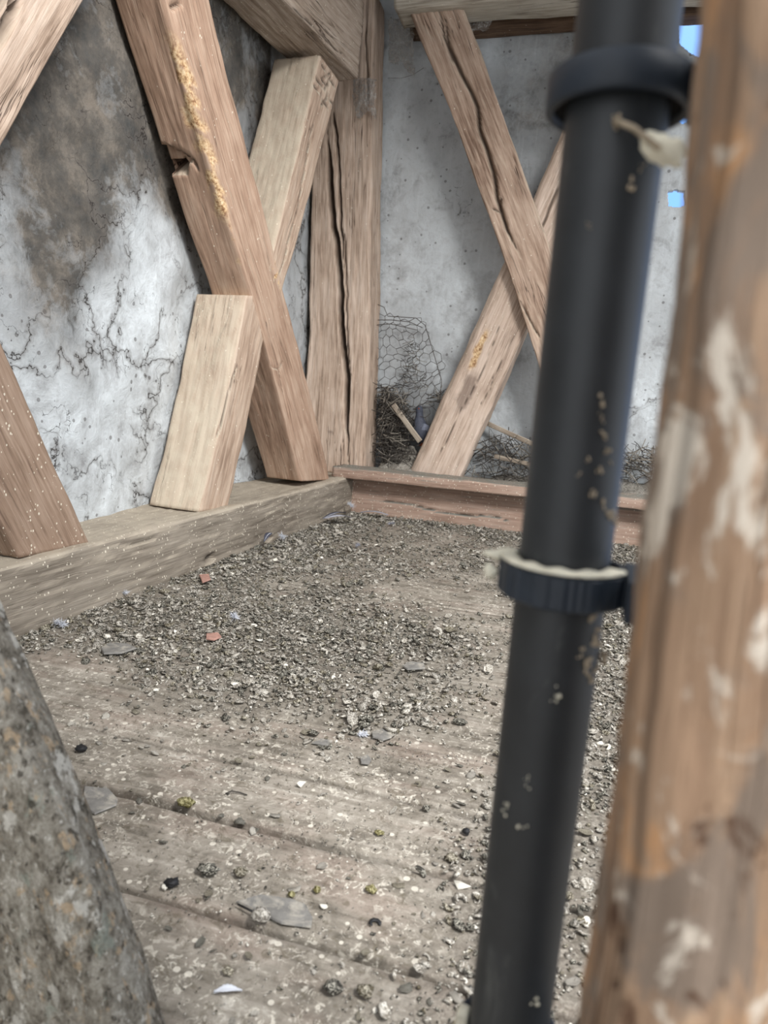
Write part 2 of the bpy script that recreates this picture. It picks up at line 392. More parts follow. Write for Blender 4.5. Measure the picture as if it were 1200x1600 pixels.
def board_mat():
    m, nt = new_mat('floorboards'); k = N(nt)
    obj = k.n('ShaderNodeTexCoord').outputs['Object']
    gr = k.noise(k.mapv(obj, (5, 70, 5)), 1, 6, .6, .4).outputs[0]
    a = k.noise(obj, 7, 5, .6, .5).outputs[0]; b = k.noise(obj, 38, 6, .7, .6).outputs[0]; c = k.noise(obj, 110, 4, .7).outputs[0]
    f = k.math('ADD', k.math('MULTIPLY', gr, .35), k.math('ADD', k.math('MULTIPLY', a, .4), k.math('MULTIPLY', b, .35)))
    col = k.ramp(k.rng(f, .44, .68), [(0, srgb(92, 86, 77)), (.4, srgb(134, 127, 116)), (.75, srgb(156, 149, 138)), (1, srgb(186, 180, 169))])
    # pinkish bare wood
    col = k.mix(k.math('MULTIPLY', k.rng(k.noise(k.mapv(obj, (2, 6, 1), (3, 2, 0)), 2.2, 4).outputs[0], .5, .64), .3), col, srgb(160, 140, 128))
    # flattened droppings, pale smears and dots
    sm = k.math('MULTIPLY', k.rng(k.noise(obj, 70, 5, .75, 1.5).outputs[0], .54, .61), k.rng(k.noise(obj, 12, 3).outputs[0], .36, .56))
    col = k.mix(k.math('MULTIPLY', sm, .75), col, srgb(218, 212, 198))
    dk = k.rng(k.noise(k.mapv(obj, (1, 1, 1), (7, 7, 7)), 52, 5, .78, 1.2).outputs[0], .55, .62)
    col = k.mix(k.math('MULTIPLY', dk, .6), col, srgb(92, 84, 68))
    vo = k.vor(obj, 75); vs = k.n('ShaderNodeSeparateColor'); nt.links.new(vo.outputs['Color'], vs.inputs[0])
    dots = k.math('MULTIPLY', k.math('LESS_THAN', vo.outputs['Distance'], k.rng(vs.outputs[0], 0, 1, .05, .34)), k.math('LESS_THAN', vs.outputs[1], .3))
    col = k.mix(k.math('MULTIPLY', dots, .7), col, srgb(222, 216, 202))
    # packed grey dirt under the litter (painted by vertex attribute)
    at = k.n('ShaderNodeAttribute', attribute_name='patch'); sp = k.n('ShaderNodeSeparateColor'); nt.links.new(at.outputs['Color'], sp.inputs[0])
    lit = k.ramp(k.noise(obj, 95, 6, .8, .8).outputs[0], [(.34, srgb(58, 54, 48)), (.48, srgb(106, 100, 91)), (.6, srgb(138, 132, 122)), (.72, srgb(196, 192, 182))])
    col = k.mix(k.math('MULTIPLY', sp.outputs[0], .8), col, lit)
    h = k.math('ADD', k.math('MULTIPLY', b, .8), k.math('ADD', k.math('MULTIPLY', c, .35), k.math('MULTIPLY', gr, .5)))
    k.finish(col, .78, h, .55, .006, .3)
    return m
BOARDS = board_mat()

def simple(name, col, rough=.7, spec=.3, nscale=40, var=.25, bump=.3, dist=.003, metal=0.0, dust=None):
    m, nt = new_mat(name); k = N(nt); obj = k.n('ShaderNodeTexCoord').outputs['Object']
    n1 = k.noise(obj, nscale, 5, .65).outputs[0]
    c = srgb(*col); lo = tuple(x * (1 - var) for x in c); hi = tuple(min(1, x * (1 + var)) for x in c)
    cc = k.ramp(k.rng(n1, .3, .7), [(0, lo), (1, hi)])
    if dust:
        dm = k.rng(k.noise(k.mapv(obj, (1, 1, .35), (2, 2, 2)), dust[1], 5, .7, .5).outputs[0], dust[2], dust[3])
        cc = k.mix(k.math('MULTIPLY', dm, dust[4]), cc, srgb(*dust[0]))
    k.finish(cc, rough, n1, bump, dist, spec, metal=metal)
    return m
def dropping_mat(name, dark, mid, white, cover):
    m, nt = new_mat(name); k = N(nt); obj = k.n('ShaderNodeTexCoord').outputs['Object']
    n1 = k.noise(obj, 160, 4, .6, 1.2).outputs[0]; n2 = k.noise(obj, 420, 4, .6).outputs[0]
    col = k.ramp(n2, [(.35, srgb(*dark)), (.65, srgb(*mid))])
    rid = k.math('ABSOLUTE', k.math('SUBTRACT', n1, .5))
    col = k.mix(k.rng(rid, cover, cover + .02, .95, 0), col, srgb(*white))
    k.finish(col, .75, n2, .4, .002, .3)
    return m
D_dark = dropping_mat('dropping_dark', (30, 29, 26), (58, 55, 48), (190, 186, 172), .010)
D_olive = dropping_mat('dropping_olive', (54, 49, 38), (92, 84, 68), (196, 190, 172), .012)
D_pale = dropping_mat('dropping_pale', (104, 98, 88), (148, 141, 129), (206, 202, 192), .03)
D_grey = dropping_mat('litter_grey', (82, 77, 70), (130, 124, 114), (198, 194, 184), .016)
D_white = simple('dropping_white', (222, 218, 206), .8, .2, 200, .15)
D_moss = dropping_mat('dropping_green', (58, 54, 28), (104, 96, 56), (176, 170, 130), .02)
DM = [D_dark, D_olive, D_pale, D_grey, D_white, D_moss]
SLATE = simple('slate', (118, 116, 112), .7, .3, 60, .25, dust=((176, 170, 158), 25, .48, .62, .7))
PINK = simple('brick_flake', (164, 128, 116), .8, .2, 70, .3)
BLACKP = simple('black_plastic', (36, 39, 42), .5, .5, 25, .25, .12, .002, dust=((118, 120, 116), 26, .58, .74, .38))
BLACKC = simple('black_clamp_plastic', (34, 42, 52), .5, .4, 40, .2, .15, .002, dust=((120, 118, 112), 30, .6, .75, .3))
RUBBER = simple('clamp_inner', (16, 15, 15), .85, .15)
STEEL = simple('bolt_steel', (120, 122, 126), .45, .5, 60, .2, metal=.8)
LIME = simple('bird_lime', (226, 220, 200), .85, .2, 120, .15)
DUST_M = simple('dust_clump', (168, 154, 134), .95, .1, 90, .3)
WIRE = simple('rusty_wire', (88, 82, 78), .6, .4, 90, .3, metal=.5)
TWIG = simple('twig', (70, 66, 62), .85, .2, 60, .4)
TWIG2 = simple('twig_pale', (136, 130, 120), .85, .2, 60, .3)
BIRD = simple('pigeon_feathers', (74, 78, 90), .7, .3, 120, .25)
BIRDW = simple('pigeon_wing', (128, 134, 150), .7, .3, 120, .2)
BEAK = simple('pigeon_beak', (58, 54, 54), .5, .4)
EYE = simple('pigeon_eye', (160, 74, 34), .25, .6)
FEA_G = simple('feather_grey', (150, 151, 160), .75, .2, 80, .2)
FEA_W = simple('feather_white', (206, 209, 216), .8, .2, 80, .08)
FEA_D = simple('feather_dark', (70, 72, 84), .7, .25, 80, .25)
def web_mat():
    m, nt = new_mat('cobweb'); k = N(nt); obj = k.n('ShaderNodeTexCoord').outputs['Object']
    a = k.noise(obj, 45, 6, .75, 1.0).outputs[0]; b = k.noise(k.mapv(obj, (140, 140, 40)), 1, 4, .6, .6).outputs[0]
    al = k.rng(k.math('ADD', k.math('MULTIPLY', a, .7), k.math('MULTIPLY', b, .3)), .38, .62, .12, .82)
    k.finish(k.ramp(b, [(.3, srgb(112, 108, 104)), (.7, srgb(172, 168, 162))]), .95, a, .3, .004, .1, alpha=al)
    return m
WEB = web_mat()

# ------------------------------------------------------------------ the setting
BACK_Y = 3.36
def litter(x, y):
    """how much litter covers the floor at (x, y), 0..1"""
    p = np.stack([x * 3.2, y * 3.2, x * 0], 1)
    n = fbm(p, 77, 4)
    edge = .98 + .14 * np.sin(x * 5 + 1)                         # thick litter begins beyond this row
    far = np.clip((y - edge + .12 * n) / .22, 0, 1)
    right = np.clip((x + .13 + .07 * n + .05 * (y < .6)) / .12, 0, 1)
    left = np.clip((-x - 1.0 + .12 * n) / .1, 0, 1)
    d = np.maximum(np.maximum(far * (.55 + .62 * n), right * .9), 0)
    d = np.maximum(d, left * .9 * (y > .9))
    d = np.maximum(d, far * np.clip((.35 - abs(x - (-1.17 + .075 * (y - 1.2)))) / .2, 0, 1) * .95)  # drift along the left sill
    d = np.maximum(d, np.clip((y - 2.82) / .1, 0, 1) * .85)                          # drift along the back sill
    return np.clip(d, .025, 1)

# floorboards: one mesh, open gaps between the boards
gaps = [-1.2, -.9, -.74, -.58, -.42, -.26, -.1, .06, .22, .345, .4825, .629, .786, .925, 1.08, 1.235, 1.39, 1.55, 1.70, 1.86, 2.01, 2.17, 2.33, 2.49, 2.65, 2.81, 2.97, 3.4]
V = []; Fc = []; nb = 0; att = []
for i in range(len(gaps) - 1):
    g = {0.786: .0065, 0.629: .004, .925: .003}
    y0 = gaps[i] + g.get(gaps[i], .0015); y1 = gaps[i + 1] - g.get(gaps[i + 1], .0015)
    xs = np.arange(-1.45, 1.6, .02)
    ys = np.array([y0, y0, y0 + .0025] + list(np.linspace(y0 + .012, y1 - .012, 9)) + [y1 - .0025, y1, y1])
    zz = np.array([-.048, -.004, -.0005] + [0] * 9 + [-.0005, -.004, -.048])
    X_, Y_ = np.meshgrid(xs, ys, indexing='ij'); Z_ = np.broadcast_to(zz, X_.shape).copy()
    P = np.stack([X_.ravel(), Y_.ravel(), Z_.ravel()], 1)
    ff = fbm(P * [3, 9, 1] + i * 5.3, 50 + i, 3)
    P[:, 2] += .0018 * ff + .0012 * vnoise(np.stack([P[:, 0] * 0 + i * 3.3] * 3, 1), 4)
    edge = (np.tile(np.arange(len(ys)), len(xs)) < 3) | (np.tile(np.arange(len(ys)), len(xs)) > 11)
    P[:, 1] += np.where(edge, .0016 * vnoise(np.stack([P[:, 0] * 22, P[:, 0] * 0 + i, P[:, 0] * 0], 1), 8), 0)
    n1 = len(ys)
    for a in range(len(xs) - 1):
        for b in range(n1 - 1):
            q = nb + a * n1 + b; Fc.append((q, q + n1, q + n1 + 1, q + 1))
    V.append(P); nb += len(P)
    l = litter(P[:, 0], P[:, 1]); att.append(np.stack([l, l * 0, l * 0], 1))
floor = structure(mesh_obj('floor', np.concatenate(V), Fc, BOARDS, None, True, attr=np.concatenate(att)))
v, f = box_mesh(-1.45, 1.58, -1.2, 3.4, -.11, -.05)
GAP_DARK = new_mat('gap_shade'); N(GAP_DARK[1]).finish(srgb(40, 34, 28) + (1,), .95); GAP_DARK = GAP_DARK[0]  # near-black sheet below the boards, shade of the gaps put into its colour
o = structure(mesh_obj('floor', v, f, GAP_DARK, None, False)); o.name = 'subfloor_1'

def wall_grid(name, P00, U, Vv, nu, nv, outward, bulge, dirt_shade, holes=(), thick=.12, mat=PLASTER):
    """plaster sheet from P00 along U and V (vectors), faces pointing along outward; bulge(P)->offset, dirt(P)->(stain and painted shade, crack)"""
    us = np.linspace(0, 1, nu) if np.isscalar(nu) else nu; vs = np.linspace(0, 1, nv) if np.isscalar(nv) else nv; nu, nv = len(us), len(vs)
    u, v = np.meshgrid(us, vs, indexing='ij'); u = u.ravel(); v = v.ravel()
    P = P00 + u[:, None] * U + v[:, None] * Vv
    base = P.copy()
    P = P + outward * bulge(base)[:, None]
    st, ck = dirt_shade(base)
    keep = np.ones(len(P), bool)
    for h in holes: keep &= ~in_poly(base[:, 0], base[:, 2], h)
    Fq = []
    for a in range(nu - 1):
        for b in range(nv - 1):
            q = a * nv + b; c = (q, q + nv, q + nv + 1, q + 1)
            if keep[q] and keep[q + nv] and keep[q + nv + 1] and keep[q + 1]: Fq.append(c)
    if np.cross(U, Vv).dot(outward) < 0: Fq = [c[::-1] for c in Fq]
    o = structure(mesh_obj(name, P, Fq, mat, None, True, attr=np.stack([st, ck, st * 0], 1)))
    md = o.modifiers.new('thickness', 'SOLIDIFY'); md.thickness = thick; md.offset = -1
    return o
def Loff(s): return np.interp(s, [-3, .2, .6, 1.9, 2.4], [-.205, -.205, -.21, -.31, -.36])
def left_bulge(P):
    s = (P - LO) @ LD
    return Loff(s) + .02 * fbm(P * 2.6, 11, 3) + .006 * fbm(P * 11, 12, 4) + .03 * np.exp(-((s - .75) / .5) ** 2) * np.clip(1 - P[:, 2] / 1.2, 0, 1) * 0
def left_dirt_shade(P):
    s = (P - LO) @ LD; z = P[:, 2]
    st = np.clip((z - .62 - .42 * (s - .4)) / .55, -.12, 1.1) + .42 * fbm(P * 3.1, 21, 5) + .22 * fbm(P * 9, 24, 4)  # soot stain rising up the wall, with painted shade mixed in
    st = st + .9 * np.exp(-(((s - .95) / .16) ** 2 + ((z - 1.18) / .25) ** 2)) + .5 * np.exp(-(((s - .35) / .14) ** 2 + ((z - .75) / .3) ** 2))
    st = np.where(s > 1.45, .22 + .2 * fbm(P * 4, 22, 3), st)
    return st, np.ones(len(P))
wall_grid('wall_left', LO - LD * 2.6, LD * 4.95, UP * 2.6, 340, 190, LN, left_bulge, left_dirt_shade)
def hole(pts): return [(on_y(px, py, BACK_Y)[0], on_y(px, py, BACK_Y)[2]) for px, py in pts]
holes = [hole([(1063, -60), (1130, -60), (1125, 30), (1104, 60), (1093, 90), (1078, 82), (1062, 68), (1060, 30), (1066, 10)]),
         hole([(1058, 176), (1064, 170), (1074, 171), (1079, 180), (1076, 190), (1066, 193), (1058, 188)]),
         hole([(1044, 299), (1056, 297), (1070, 299), (1071, 320), (1060, 323), (1046, 321)])]
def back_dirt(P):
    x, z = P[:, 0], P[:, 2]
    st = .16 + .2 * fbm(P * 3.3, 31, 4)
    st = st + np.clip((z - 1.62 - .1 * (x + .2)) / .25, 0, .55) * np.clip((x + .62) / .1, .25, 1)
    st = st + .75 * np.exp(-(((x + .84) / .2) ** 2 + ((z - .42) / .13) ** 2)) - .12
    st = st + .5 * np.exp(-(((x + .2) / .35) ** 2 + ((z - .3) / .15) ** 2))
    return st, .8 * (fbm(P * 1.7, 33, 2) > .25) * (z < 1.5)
wall_grid('wall_back', np.array([-1.5, BACK_Y, 0]), np.array([3.3, 0, 0]), UP * 2.6, np.concatenate([np.linspace(0, .495, 160), np.linspace(.497, .60, 110), np.linspace(.605, 1, 60)]), np.concatenate([np.linspace(0, .53, 130), np.linspace(.532, .83, 190), np.linspace(.835, 1, 30)]), np.array([0, -1.0, 0]),
          lambda P: .010 * fbm(P * 2.4, 41, 3) + .004 * fbm(P * 12, 42, 3), back_dirt, holes, thick=.05)
# unseen half cover added to shade the far part of the loft, rest left open
v, f = box_mesh(-1.6, 1.8, .9, 3.5, 2.42, 2.5)
structure(mesh_obj('added_ceiling', v, f, W_dark, None, False))

# ------------------------------------------------------------------ left frame
LT = -LN
# ground sill
tag(timber('sill_beam', L3(-2.4, .158, .004), L3(-2.4, -.02, .004), L3(1.93, .168, .004), L3(1.93, -.02, .004), LT * .27, W_sill, r=.008,
    wob=.007, rough=.002, ds=.014, seed=1,
    cracks=[([on_left(175, 853, 0), on_left(215, 845, 0), on_left(246, 838, 0)], .004, .02), ([on_left(255, 832, 0), on_left(258, 880, 0)], .003, .008),
            ([on_left(318, 876, 0), on_left(334, 868, 0)], .012, .03), ([on_left(412, 846, 0), on_left(424, 840, 0)], .01, .03)]),
    'long grey-brown sill beam lying on the floor along the left wall, braces standing on it', 'beam')
T = .16
# rising brace with two ends, crossed by the notched brace
tag(timber('timber_brace', on_left(310, 800), on_left(357, 797), on_left(384, 462), on_left(425, 462), LT * .185, W_pale, r=.008, seed=2, rough=.0022,
    cracks=[([on_left(332, 700), on_left(352, 620), on_left(370, 560)], .0025, .008)], bow=lambda S: .012 * np.sin(S * 3.1)),
    'pale dusty short brace standing on the left sill, its top butting under the notched brace', 'timber brace')
marks = []
for (a, b) in [((494, 104), (520, 148)), ((502, 98), (526, 138)), ((500, 122), (520, 112)), ((492, 130), (507, 150)), ((505, 140), (518, 118)), ((500, 165), (508, 152)), ((490, 112), (524, 165)), ((486, 122), (516, 172)), ((508, 112), (500, 150)), ((515, 122), (508, 160))]:
    marks.append(([on_left(*a), on_left(*b)], .0026, .008))
tag(timber('timber_brace', on_left(418, 425), on_left(440, 462), on_left(500, 86), on_left(531, 128), LT * .19, W_pale, r=.007, seed=3, rough=.002,
    cracks=marks + [([on_left(462, 330), on_left(478, 250), on_left(490, 190)], .003, .01), ([on_left(430, 445), on_left(445, 400), on_left(462, 330)], .002, .008)],
    patches=[([on_left(412, 360), on_left(424, 410), on_left(437, 452)], .014, 0)], bow=lambda S: .006 * np.sin(S * 3.1)),
    'pale brace with scratched carpenter marks at its top, under the horizontal rail', 'timber brace')
# long brace with the notch
def side3(px, py): return on_left(px, py, -.1)
fr0, fr1 = on_left(255, -30), on_left(325, -30)
def plane_pt(px, py, p0, nn): d = ray(px, py); return CAM0 + d * ((p0 - CAM0).dot(nn) / d.dot(nn))
AB = on_left(470, 746); AT = on_left(262, 0); ldir3 = nrm(AT - AB); sn = nrm(np.cross(ldir3, LN))
if sn.dot(CAM0 - AB) < 0: sn = -sn
S3 = lambda px, py: plane_pt(px, py, AB, sn)
arr = [on_left(274, 70), on_left(290, 130), on_left(303, 180), on_left(315, 225), on_left(323, 250)]
tag(timber('notched_brace', on_left(470, 752), on_left(517, 750), to_z(on_left(470, 752), on_left(256, -30), 1.728), to_z(on_left(517, 750), on_left(322, -30), 1.728), LT * .155, W_brace, r=.008, seed=4, ds=.008, dp=.005, wob=.006,
    cracks=[([on_left(408, 610), on_left(418, 655)], .001, .003), ([S3(240, 225), S3(262, 229), S3(282, 236), S3(300, 248), S3(312, 272)], .004, .02),
            ([on_left(268, 12), on_left(290, 6)], .004, .02), ([on_left(412, 500), on_left(428, 560), on_left(440, 620)], .0018, .006),
            ([on_left(402, 540), on_left(420, 572), on_left(432, 575), on_left(440, 560)], .002, .006)],
    pockets=[([S3(232, 228), S3(262, 231), S3(285, 240), S3(298, 252), S3(291, 272), S3(258, 276), S3(236, 270)], -sn, .022),
             ([S3(252, 256), S3(284, 253), S3(291, 262), S3(286, 270), S3(262, 273), S3(248, 272)], -sn, .07)],
    patches=[(arr, .041, 0), ([on_left(314, 225), on_left(336, 290), on_left(352, 345)], .036, 0), ([on_left(353, 350), on_left(372, 420)], .020, 0)],
    wane=lambda S, a, b, rr: rr + np.where((a < .5) & (b < .5), .022 * np.clip((S - .55) * 4, 0, 1), 0),
    bow=lambda S: .010 * np.sin(S * 6)),
    'long brown brace with sawn notch and crumbly yellow edge, leaning from the corner', 'timber brace')
# nearest pair on the left wall: the pale one butts against the reddish one
_b = on_left(45, -60); _s = (_b - LO) @ LD; z2 = (.305 - _s + .59 * _b[2]) / 1.083; s2 = .309 - .493 * z2
tag(timber('timber_brace', on_left(30, 872), on_left(141, 850), L3(-.77, 1.7), L3(-.55, 1.7), LT * .15, W_red, r=.006, seed=5, wob=.005),
    'reddish-brown brace standing on the sill at the left edge, speckled with droppings', 'timber brace')
tag(timber('timber_brace', L3(s2, z2), L3(-.092, .819), to_z(L3(s2, z2), on_left(45, -60), 1.72), to_z(L3(-.092, .819), on_left(166, -60), 1.72), LT * .15, W_post, r=.010, seed=6, wob=.006,
    cracks=[([on_left(-40, 120), on_left(-5, 70), on_left(12, 40), on_left(34, -10)], .006, .03), ([on_left(-8, 50), on_left(10, 22), on_left(22, -10)], .003, .02)]),
    'pale split brace crossing the top left corner of the view', 'timber brace')
# rail into the corner
tag(timber('rail_beam', L3(-1.2, 1.72, .0), L3(-1.2, 1.98, .0), L3(1.68, 1.765, .0), L3(1.68, 2.04, .0), LT * .20, W_rail, r=.008, seed=7, ds=.013,
    wob=.006, rough=.003, cracks=[([on_left(455, 8, 0), on_left(500, 50, 0), on_left(540, 90, 0)], .003, .01), ([on_left(430, 5, 0), on_left(480, 42, 0), on_left(530, 105, 0)], .0025, .008)]),
    'rough horizontal rail running high along the left wall into the corner post', 'beam')

# ------------------------------------------------------------------ corner post and back frame
YP = 3.12
pc = lambda px, py: on_y(px, py, YP)
crack_main = [pc(545, 728), pc(541, 640), pc(537, 560), pc(530, 500), pc(528, 440), pc(524, 380), pc(517, 320), pc(514, 260), pc(511, 200)]
crack_two = [pc(534, 420), pc(531, 330), pc(529, 270), pc(524, 200), pc(521, 170)]
c3 = [pc(545, 590), pc(539, 500), pc(537, 420), pc(536, 350)]
top0, top1 = on_y(520, -20, YP), on_y(585, -20, YP)
pb1 = on_y(568, 728, YP); pt1 = on_y(588, -20, YP)
zt = pt1[2]
tag(timber('corner_post', (-1.285, YP, .166), (pb1[0] + .004, YP, .166), (-1.31, YP, zt), (pt1[0], YP, zt), (-.012, .215, 0), W_post, r=.014, seed=8, ds=.010, dp=.0055, wob=.007, rough=.003,
    cracks=[(crack_main, .011, .06), (crack_two, .005, .03), (c3, .003, .014),
            ([pc(558, 80), pc(561, 60), pc(564, 20)], .006, .02), ([pc(551, 20), pc(556, 75)], .004, .015), ([pc(575, 30), pc(574, 170)], .003, .012)],
    patches=[([pc(515, 676), pc(515, 674)], .012, 1)], bow=lambda S: .008 * np.sin(S * 5)),
    'thick corner post with a long deep crack down its face', 'post')
# back ground sill and plank
tag(timber('sill_beam', (-1.03, 3.05, .162), (-1.03, 3.05, -.02), (1.5, 3.05, .162), (1.5, 3.05, -.02), (0, .3, 0), W_plank, r=.008, seed=9, ds=.014, wob=.004,
    cracks=[([on_y(590, 782, 3.05), on_y(640, 790, 3.05), on_y(720, 802, 3.05), on_y(810, 814, 3.05)], .0022, .012)]),
    'reddish-brown sill beam on the floor under the back wall, below the overhanging plank', 'beam')
tag(timber('ledge_plank', (-1.065, 2.962, .213), (-1.065, 2.962, .169), (1.45, 2.962, .213), (1.45, 2.962, .169), (0, .152, 0), W_plank, r=.004, seed=10, ds=.014, wob=.003),
    'narrow plank laid on the back sill in front of the post, crusted on top', 'plank')
# crossing braces
YB = 3.14
b8 = lambda px, py: on_y(px, py, YB)
tag(timber('timber_brace', b8(632, 752), b8(716, 752), to_z(b8(632, 752), b8(884, 190), 2.09), to_z(b8(716, 752), b8(966, 190), 2.09), (0, .13, 0), W_white, r=.012, seed=11, wob=.007, rough=.003, dp=.006,
    wane=lambda S, a, b, rr: rr + np.where((a < .5) & (b < .5), .026, 0),
    cracks=[([b8(680, 720), b8(705, 672), b8(735, 615), b8(768, 545), b8(783, 500)], .0018, .006), ([b8(750, 635), b8(765, 608), b8(768, 590), b8(785, 560)], .002, .008),
            ([b8(842, 362), b8(858, 325), b8(878, 285)], .004, .015)],
    patches=[([b8(735, 575), b8(747, 548), b8(760, 518)], .013, 0), ([b8(718, 640), b8(730, 612), b8(742, 588)], .026, 1)]),
    'bleached brace rising from the back ledge behind the cracked brace, dark smudge on it', 'timber brace')
YA = 3.07
b7 = lambda px, py: on_y(px, py, YA)
tag(timber('crossing_brace', b7(896, 752), b7(968, 756), b7(640, 16), b7(724, 12), (0, .068, 0), W_back, r=.010, seed=13, ds=.009, dp=.006, wob=.008, rough=.003,
    cracks=[([b7(694, 20), b7(700, 70), b7(722, 125), b7(738, 165), b7(743, 210), b7(760, 265), b7(768, 310), b7(783, 360), b7(800, 405)], .0065, .03),
            ([b7(686, 14), b7(694, 60), b7(708, 105)], .003, .015), ([b7(645, 30), b7(656, 75), b7(668, 130)], .004, .015),
            ([b7(800, 470), b7(815, 500), b7(835, 530)], .003, .012), ([b7(758, 325), b7(770, 330), b7(776, 305)], .004, .01)],
    bow=lambda S: .030 * np.sin(S * 3.14)),
    'long brown brace with winding crack, leaning across the back wall towards the pipe', 'timber brace')
zb = on_y(600, 20, 3.04)[2]; zb2 = zb + (on_y(800, -2, 3.04)[2] - zb) * 2.53 / .62 * 1.0
tag(timber('top_beam', (-.93, 3.0, zb), (-.93, 3.0, zb + .17), (1.5, 3.0, zb + .03), (1.5, 3.0, zb + .2), (0, .2, 0), W_grey, r=.03, seed=14, ds=.014, wob=.006),
    'weathered grey beam across the top of the back wall', 'beam')
zl = on_y(800, 48, 3.3)[2]
tag(timber('lintel_beam', (-.93, 3.26, zl), (-.93, 3.26, zl + .16), (1.5, 3.26, zl), (1.5, 3.26, zl + .16), (0, .09, 0), W_dark, r=.01, seed=15, ds=.02, wob=.006),
    'dark recessed beam against the back wall just below the grey top beam', 'beam')

# ------------------------------------------------------------------ near post, near crusted timber
xe = lambda px, py, y: on_y(px, py, y)[0]
pb, pt_ = on_y(922, 1600, .262)[0], on_y(1094, 100, .262)[0]
za, zb_ = on_y(922, 1600, .262)[2], on_y(1094, 100, .262)[2]; kx = (pt_ - pb) / (zb_ - za); x_lo = pb - kx * za; x_hi = pb + kx * (2.3 - za)
tag(timber('rough_post', (x_lo, .2, 0), (x_lo + .26, .2, 0), (x_hi, .2, 2.3), (x_hi + .26, .2, 2.3), (0, .062, 0), W_near, r=.010, seed=16, ds=.006, dp=.005, wob=.003, rough=.0028,
    bow=lambda S: .0012 * np.sin(S * 30) + .0010 * np.sin(S * 71)),
    'rough orange-brown post filling the right edge, blurred and close', 'post')
q0 = on_y(296, 1600, .50); q1 = on_y(36, 945, .50); dq = (q1 - q0); k0 = -q0[2] / dq[2]
foot = q0 + dq * k0 - np.array([0, .07, 0]); tp = q0 + dq * 3.0 - np.array([0, .07, 0])
tag(timber('crusted_brace', foot - np.array([.26, 0, 0]), foot, tp - np.array([.24, 0, 0]), tp, (-.01, .07, 0), W_crust, r=.035, seed=17, ds=.006, dp=.005, wob=.006, rough=.004,
    bow=lambda S: .014 * np.sin(S * 9)),
    'grey timber crusted with lichen and droppings at the lower left, leaning out of view', 'timber brace')

# ------------------------------------------------------------------ black pipe and its clamps
pl, pr = on_y(846, 520, .355)[0], on_y(1003, 520, .355)[0]
PX = (pl + pr) / 2; PR = (pr - pl) / 2 * .985; PY = .357
def lathe(prof, cx, cy, n=64, rad_noise=None):
    V = []; Fq = []
    for (r_, z_) in prof:
        for k in range(n): an = 2 * math.pi * k / n; V.append((cx + r_ * math.cos(an), cy + r_ * math.sin(an), z_))
    m = len(prof)
    for i in range(m - 1):
        for k in range(n): Fq.append((i * n + k, i * n + (k + 1) % n, (i + 1) * n + (k + 1) % n, (i + 1) * n + k))
    return V, Fq
def closed_lathe(prof, cx, cy, n=64):
    V, Fq = lathe(prof + [prof[0]], cx, cy, n); V = V[:-n]; L = len(V)
    return V, [tuple(i % L for i in q) for q in Fq]
zs = list(np.linspace(0.002, 2.3, 60))
v, f = closed_lathe([(PR, z) for z in zs] + [(PR - .003, z) for z in zs[::-1]], PX, PY)
pipe = tag(mesh_obj('black_pipe', v, f, BLACKP, None, True), 'black plastic pipe standing upright in front of the rough post', 'pipe')
def clamp(zc, hgt, rout, label, ribs=False, arm=True, crust=True):
    root = empty('pipe_clamp', (PX, PY, zc)); tag(root, label, 'pipe clamp')
    def place(o): o.parent = root; return o
    z0, z1 = -hgt / 2, hgt / 2; bvl = .0012
    prof = [(rout - bvl, z0), (rout, z0 + bvl), (rout, z1 - bvl), (rout - bvl, z1), (rout - .0035, z1), (rout - .0035, z0)]
    v, f = closed_lathe(prof, 0, 0, 96); v = np.array(v)
    if ribs:
        an = np.arctan2(v[:, 1], v[:, 0]); rr = np.hypot(v[:, 0], v[:, 1]); m = rr > rout - .002
        s = 1 + np.where(m, .012 * np.sign(np.sin(an * 48)), 0); v[:, 0] *= s; v[:, 1] *= s
    place(mesh_obj('ring', v, f, BLACKC, None, not ribs))
    v, f = closed_lathe([(rout - .0036, z0 + .003), (rout - .0036, z1 - .003), (PR + .0004, z1 - .003), (PR + .0004, z0 + .003)], 0, 0, 64)
    place(mesh_obj('rubber_lining', v, f, RUBBER, None, False))
    if arm:
        b = Bag(); x1 = .085
        b.add(*box_mesh(rout * .86, x1, -.012, -.004, z0 + .002, z1 - .002))
        b.add(*box_mesh(rout * .86, x1, .004, .012, z0 + .002, z1 - .002))
        b.add(*box_mesh(rout * .95, rout * .95 + .006, -.03, .012, z0 - .001, z1 + .001))
        place(b.build('bracket_arm', BLACKC, None, False))
        place(mesh_obj('fixing_plate', *box_mesh(.055, .085, -.094, -.012, z0 - .004, z1 + .004), BLACKC, None, False))
        v, f = tube([(rout + .012, -.034, 0), (rout + .012, .018, 0)], .0035, 6); place(mesh_obj('bolt', v, f, STEEL, None, False))
    if crust:
        V2 = []; F2 = []; n = 72
        for k in range(n):
            an = -math.pi * 1.08 + k / (n - 1) * math.pi * .98
            for (rr, zz) in ((PR + .0006, z1 + .0008), (rout + .0004, z1 + .0006), (rout - .001, z1 + .0020 + .0006 * math.sin(k * .7)), (PR + .002, z1 + .0022 + .0006 * math.sin(k * .5))):
                V2.append((rr * math.cos(an), rr * math.sin(an), zz))
        for k in range(n - 1):
            for j in range(4): F2.append((k * 4 + j, k * 4 + (j + 1) % 4, k * 4 + 4 + (j + 1) % 4, k * 4 + 4 + j))
        o_ = place(mesh_obj('lime_crust', V2, F2, LIME, None, True)); o_['label'] = 'pale crust on the clamp rim'
    return root
zA = (on_y(960, 72, PY - .03)[2] + on_y(960, 138, PY - .03)[2]) / 2; hA = on_y(960, 72, PY - .03)[2] - on_y(960, 138, PY - .03)[2]
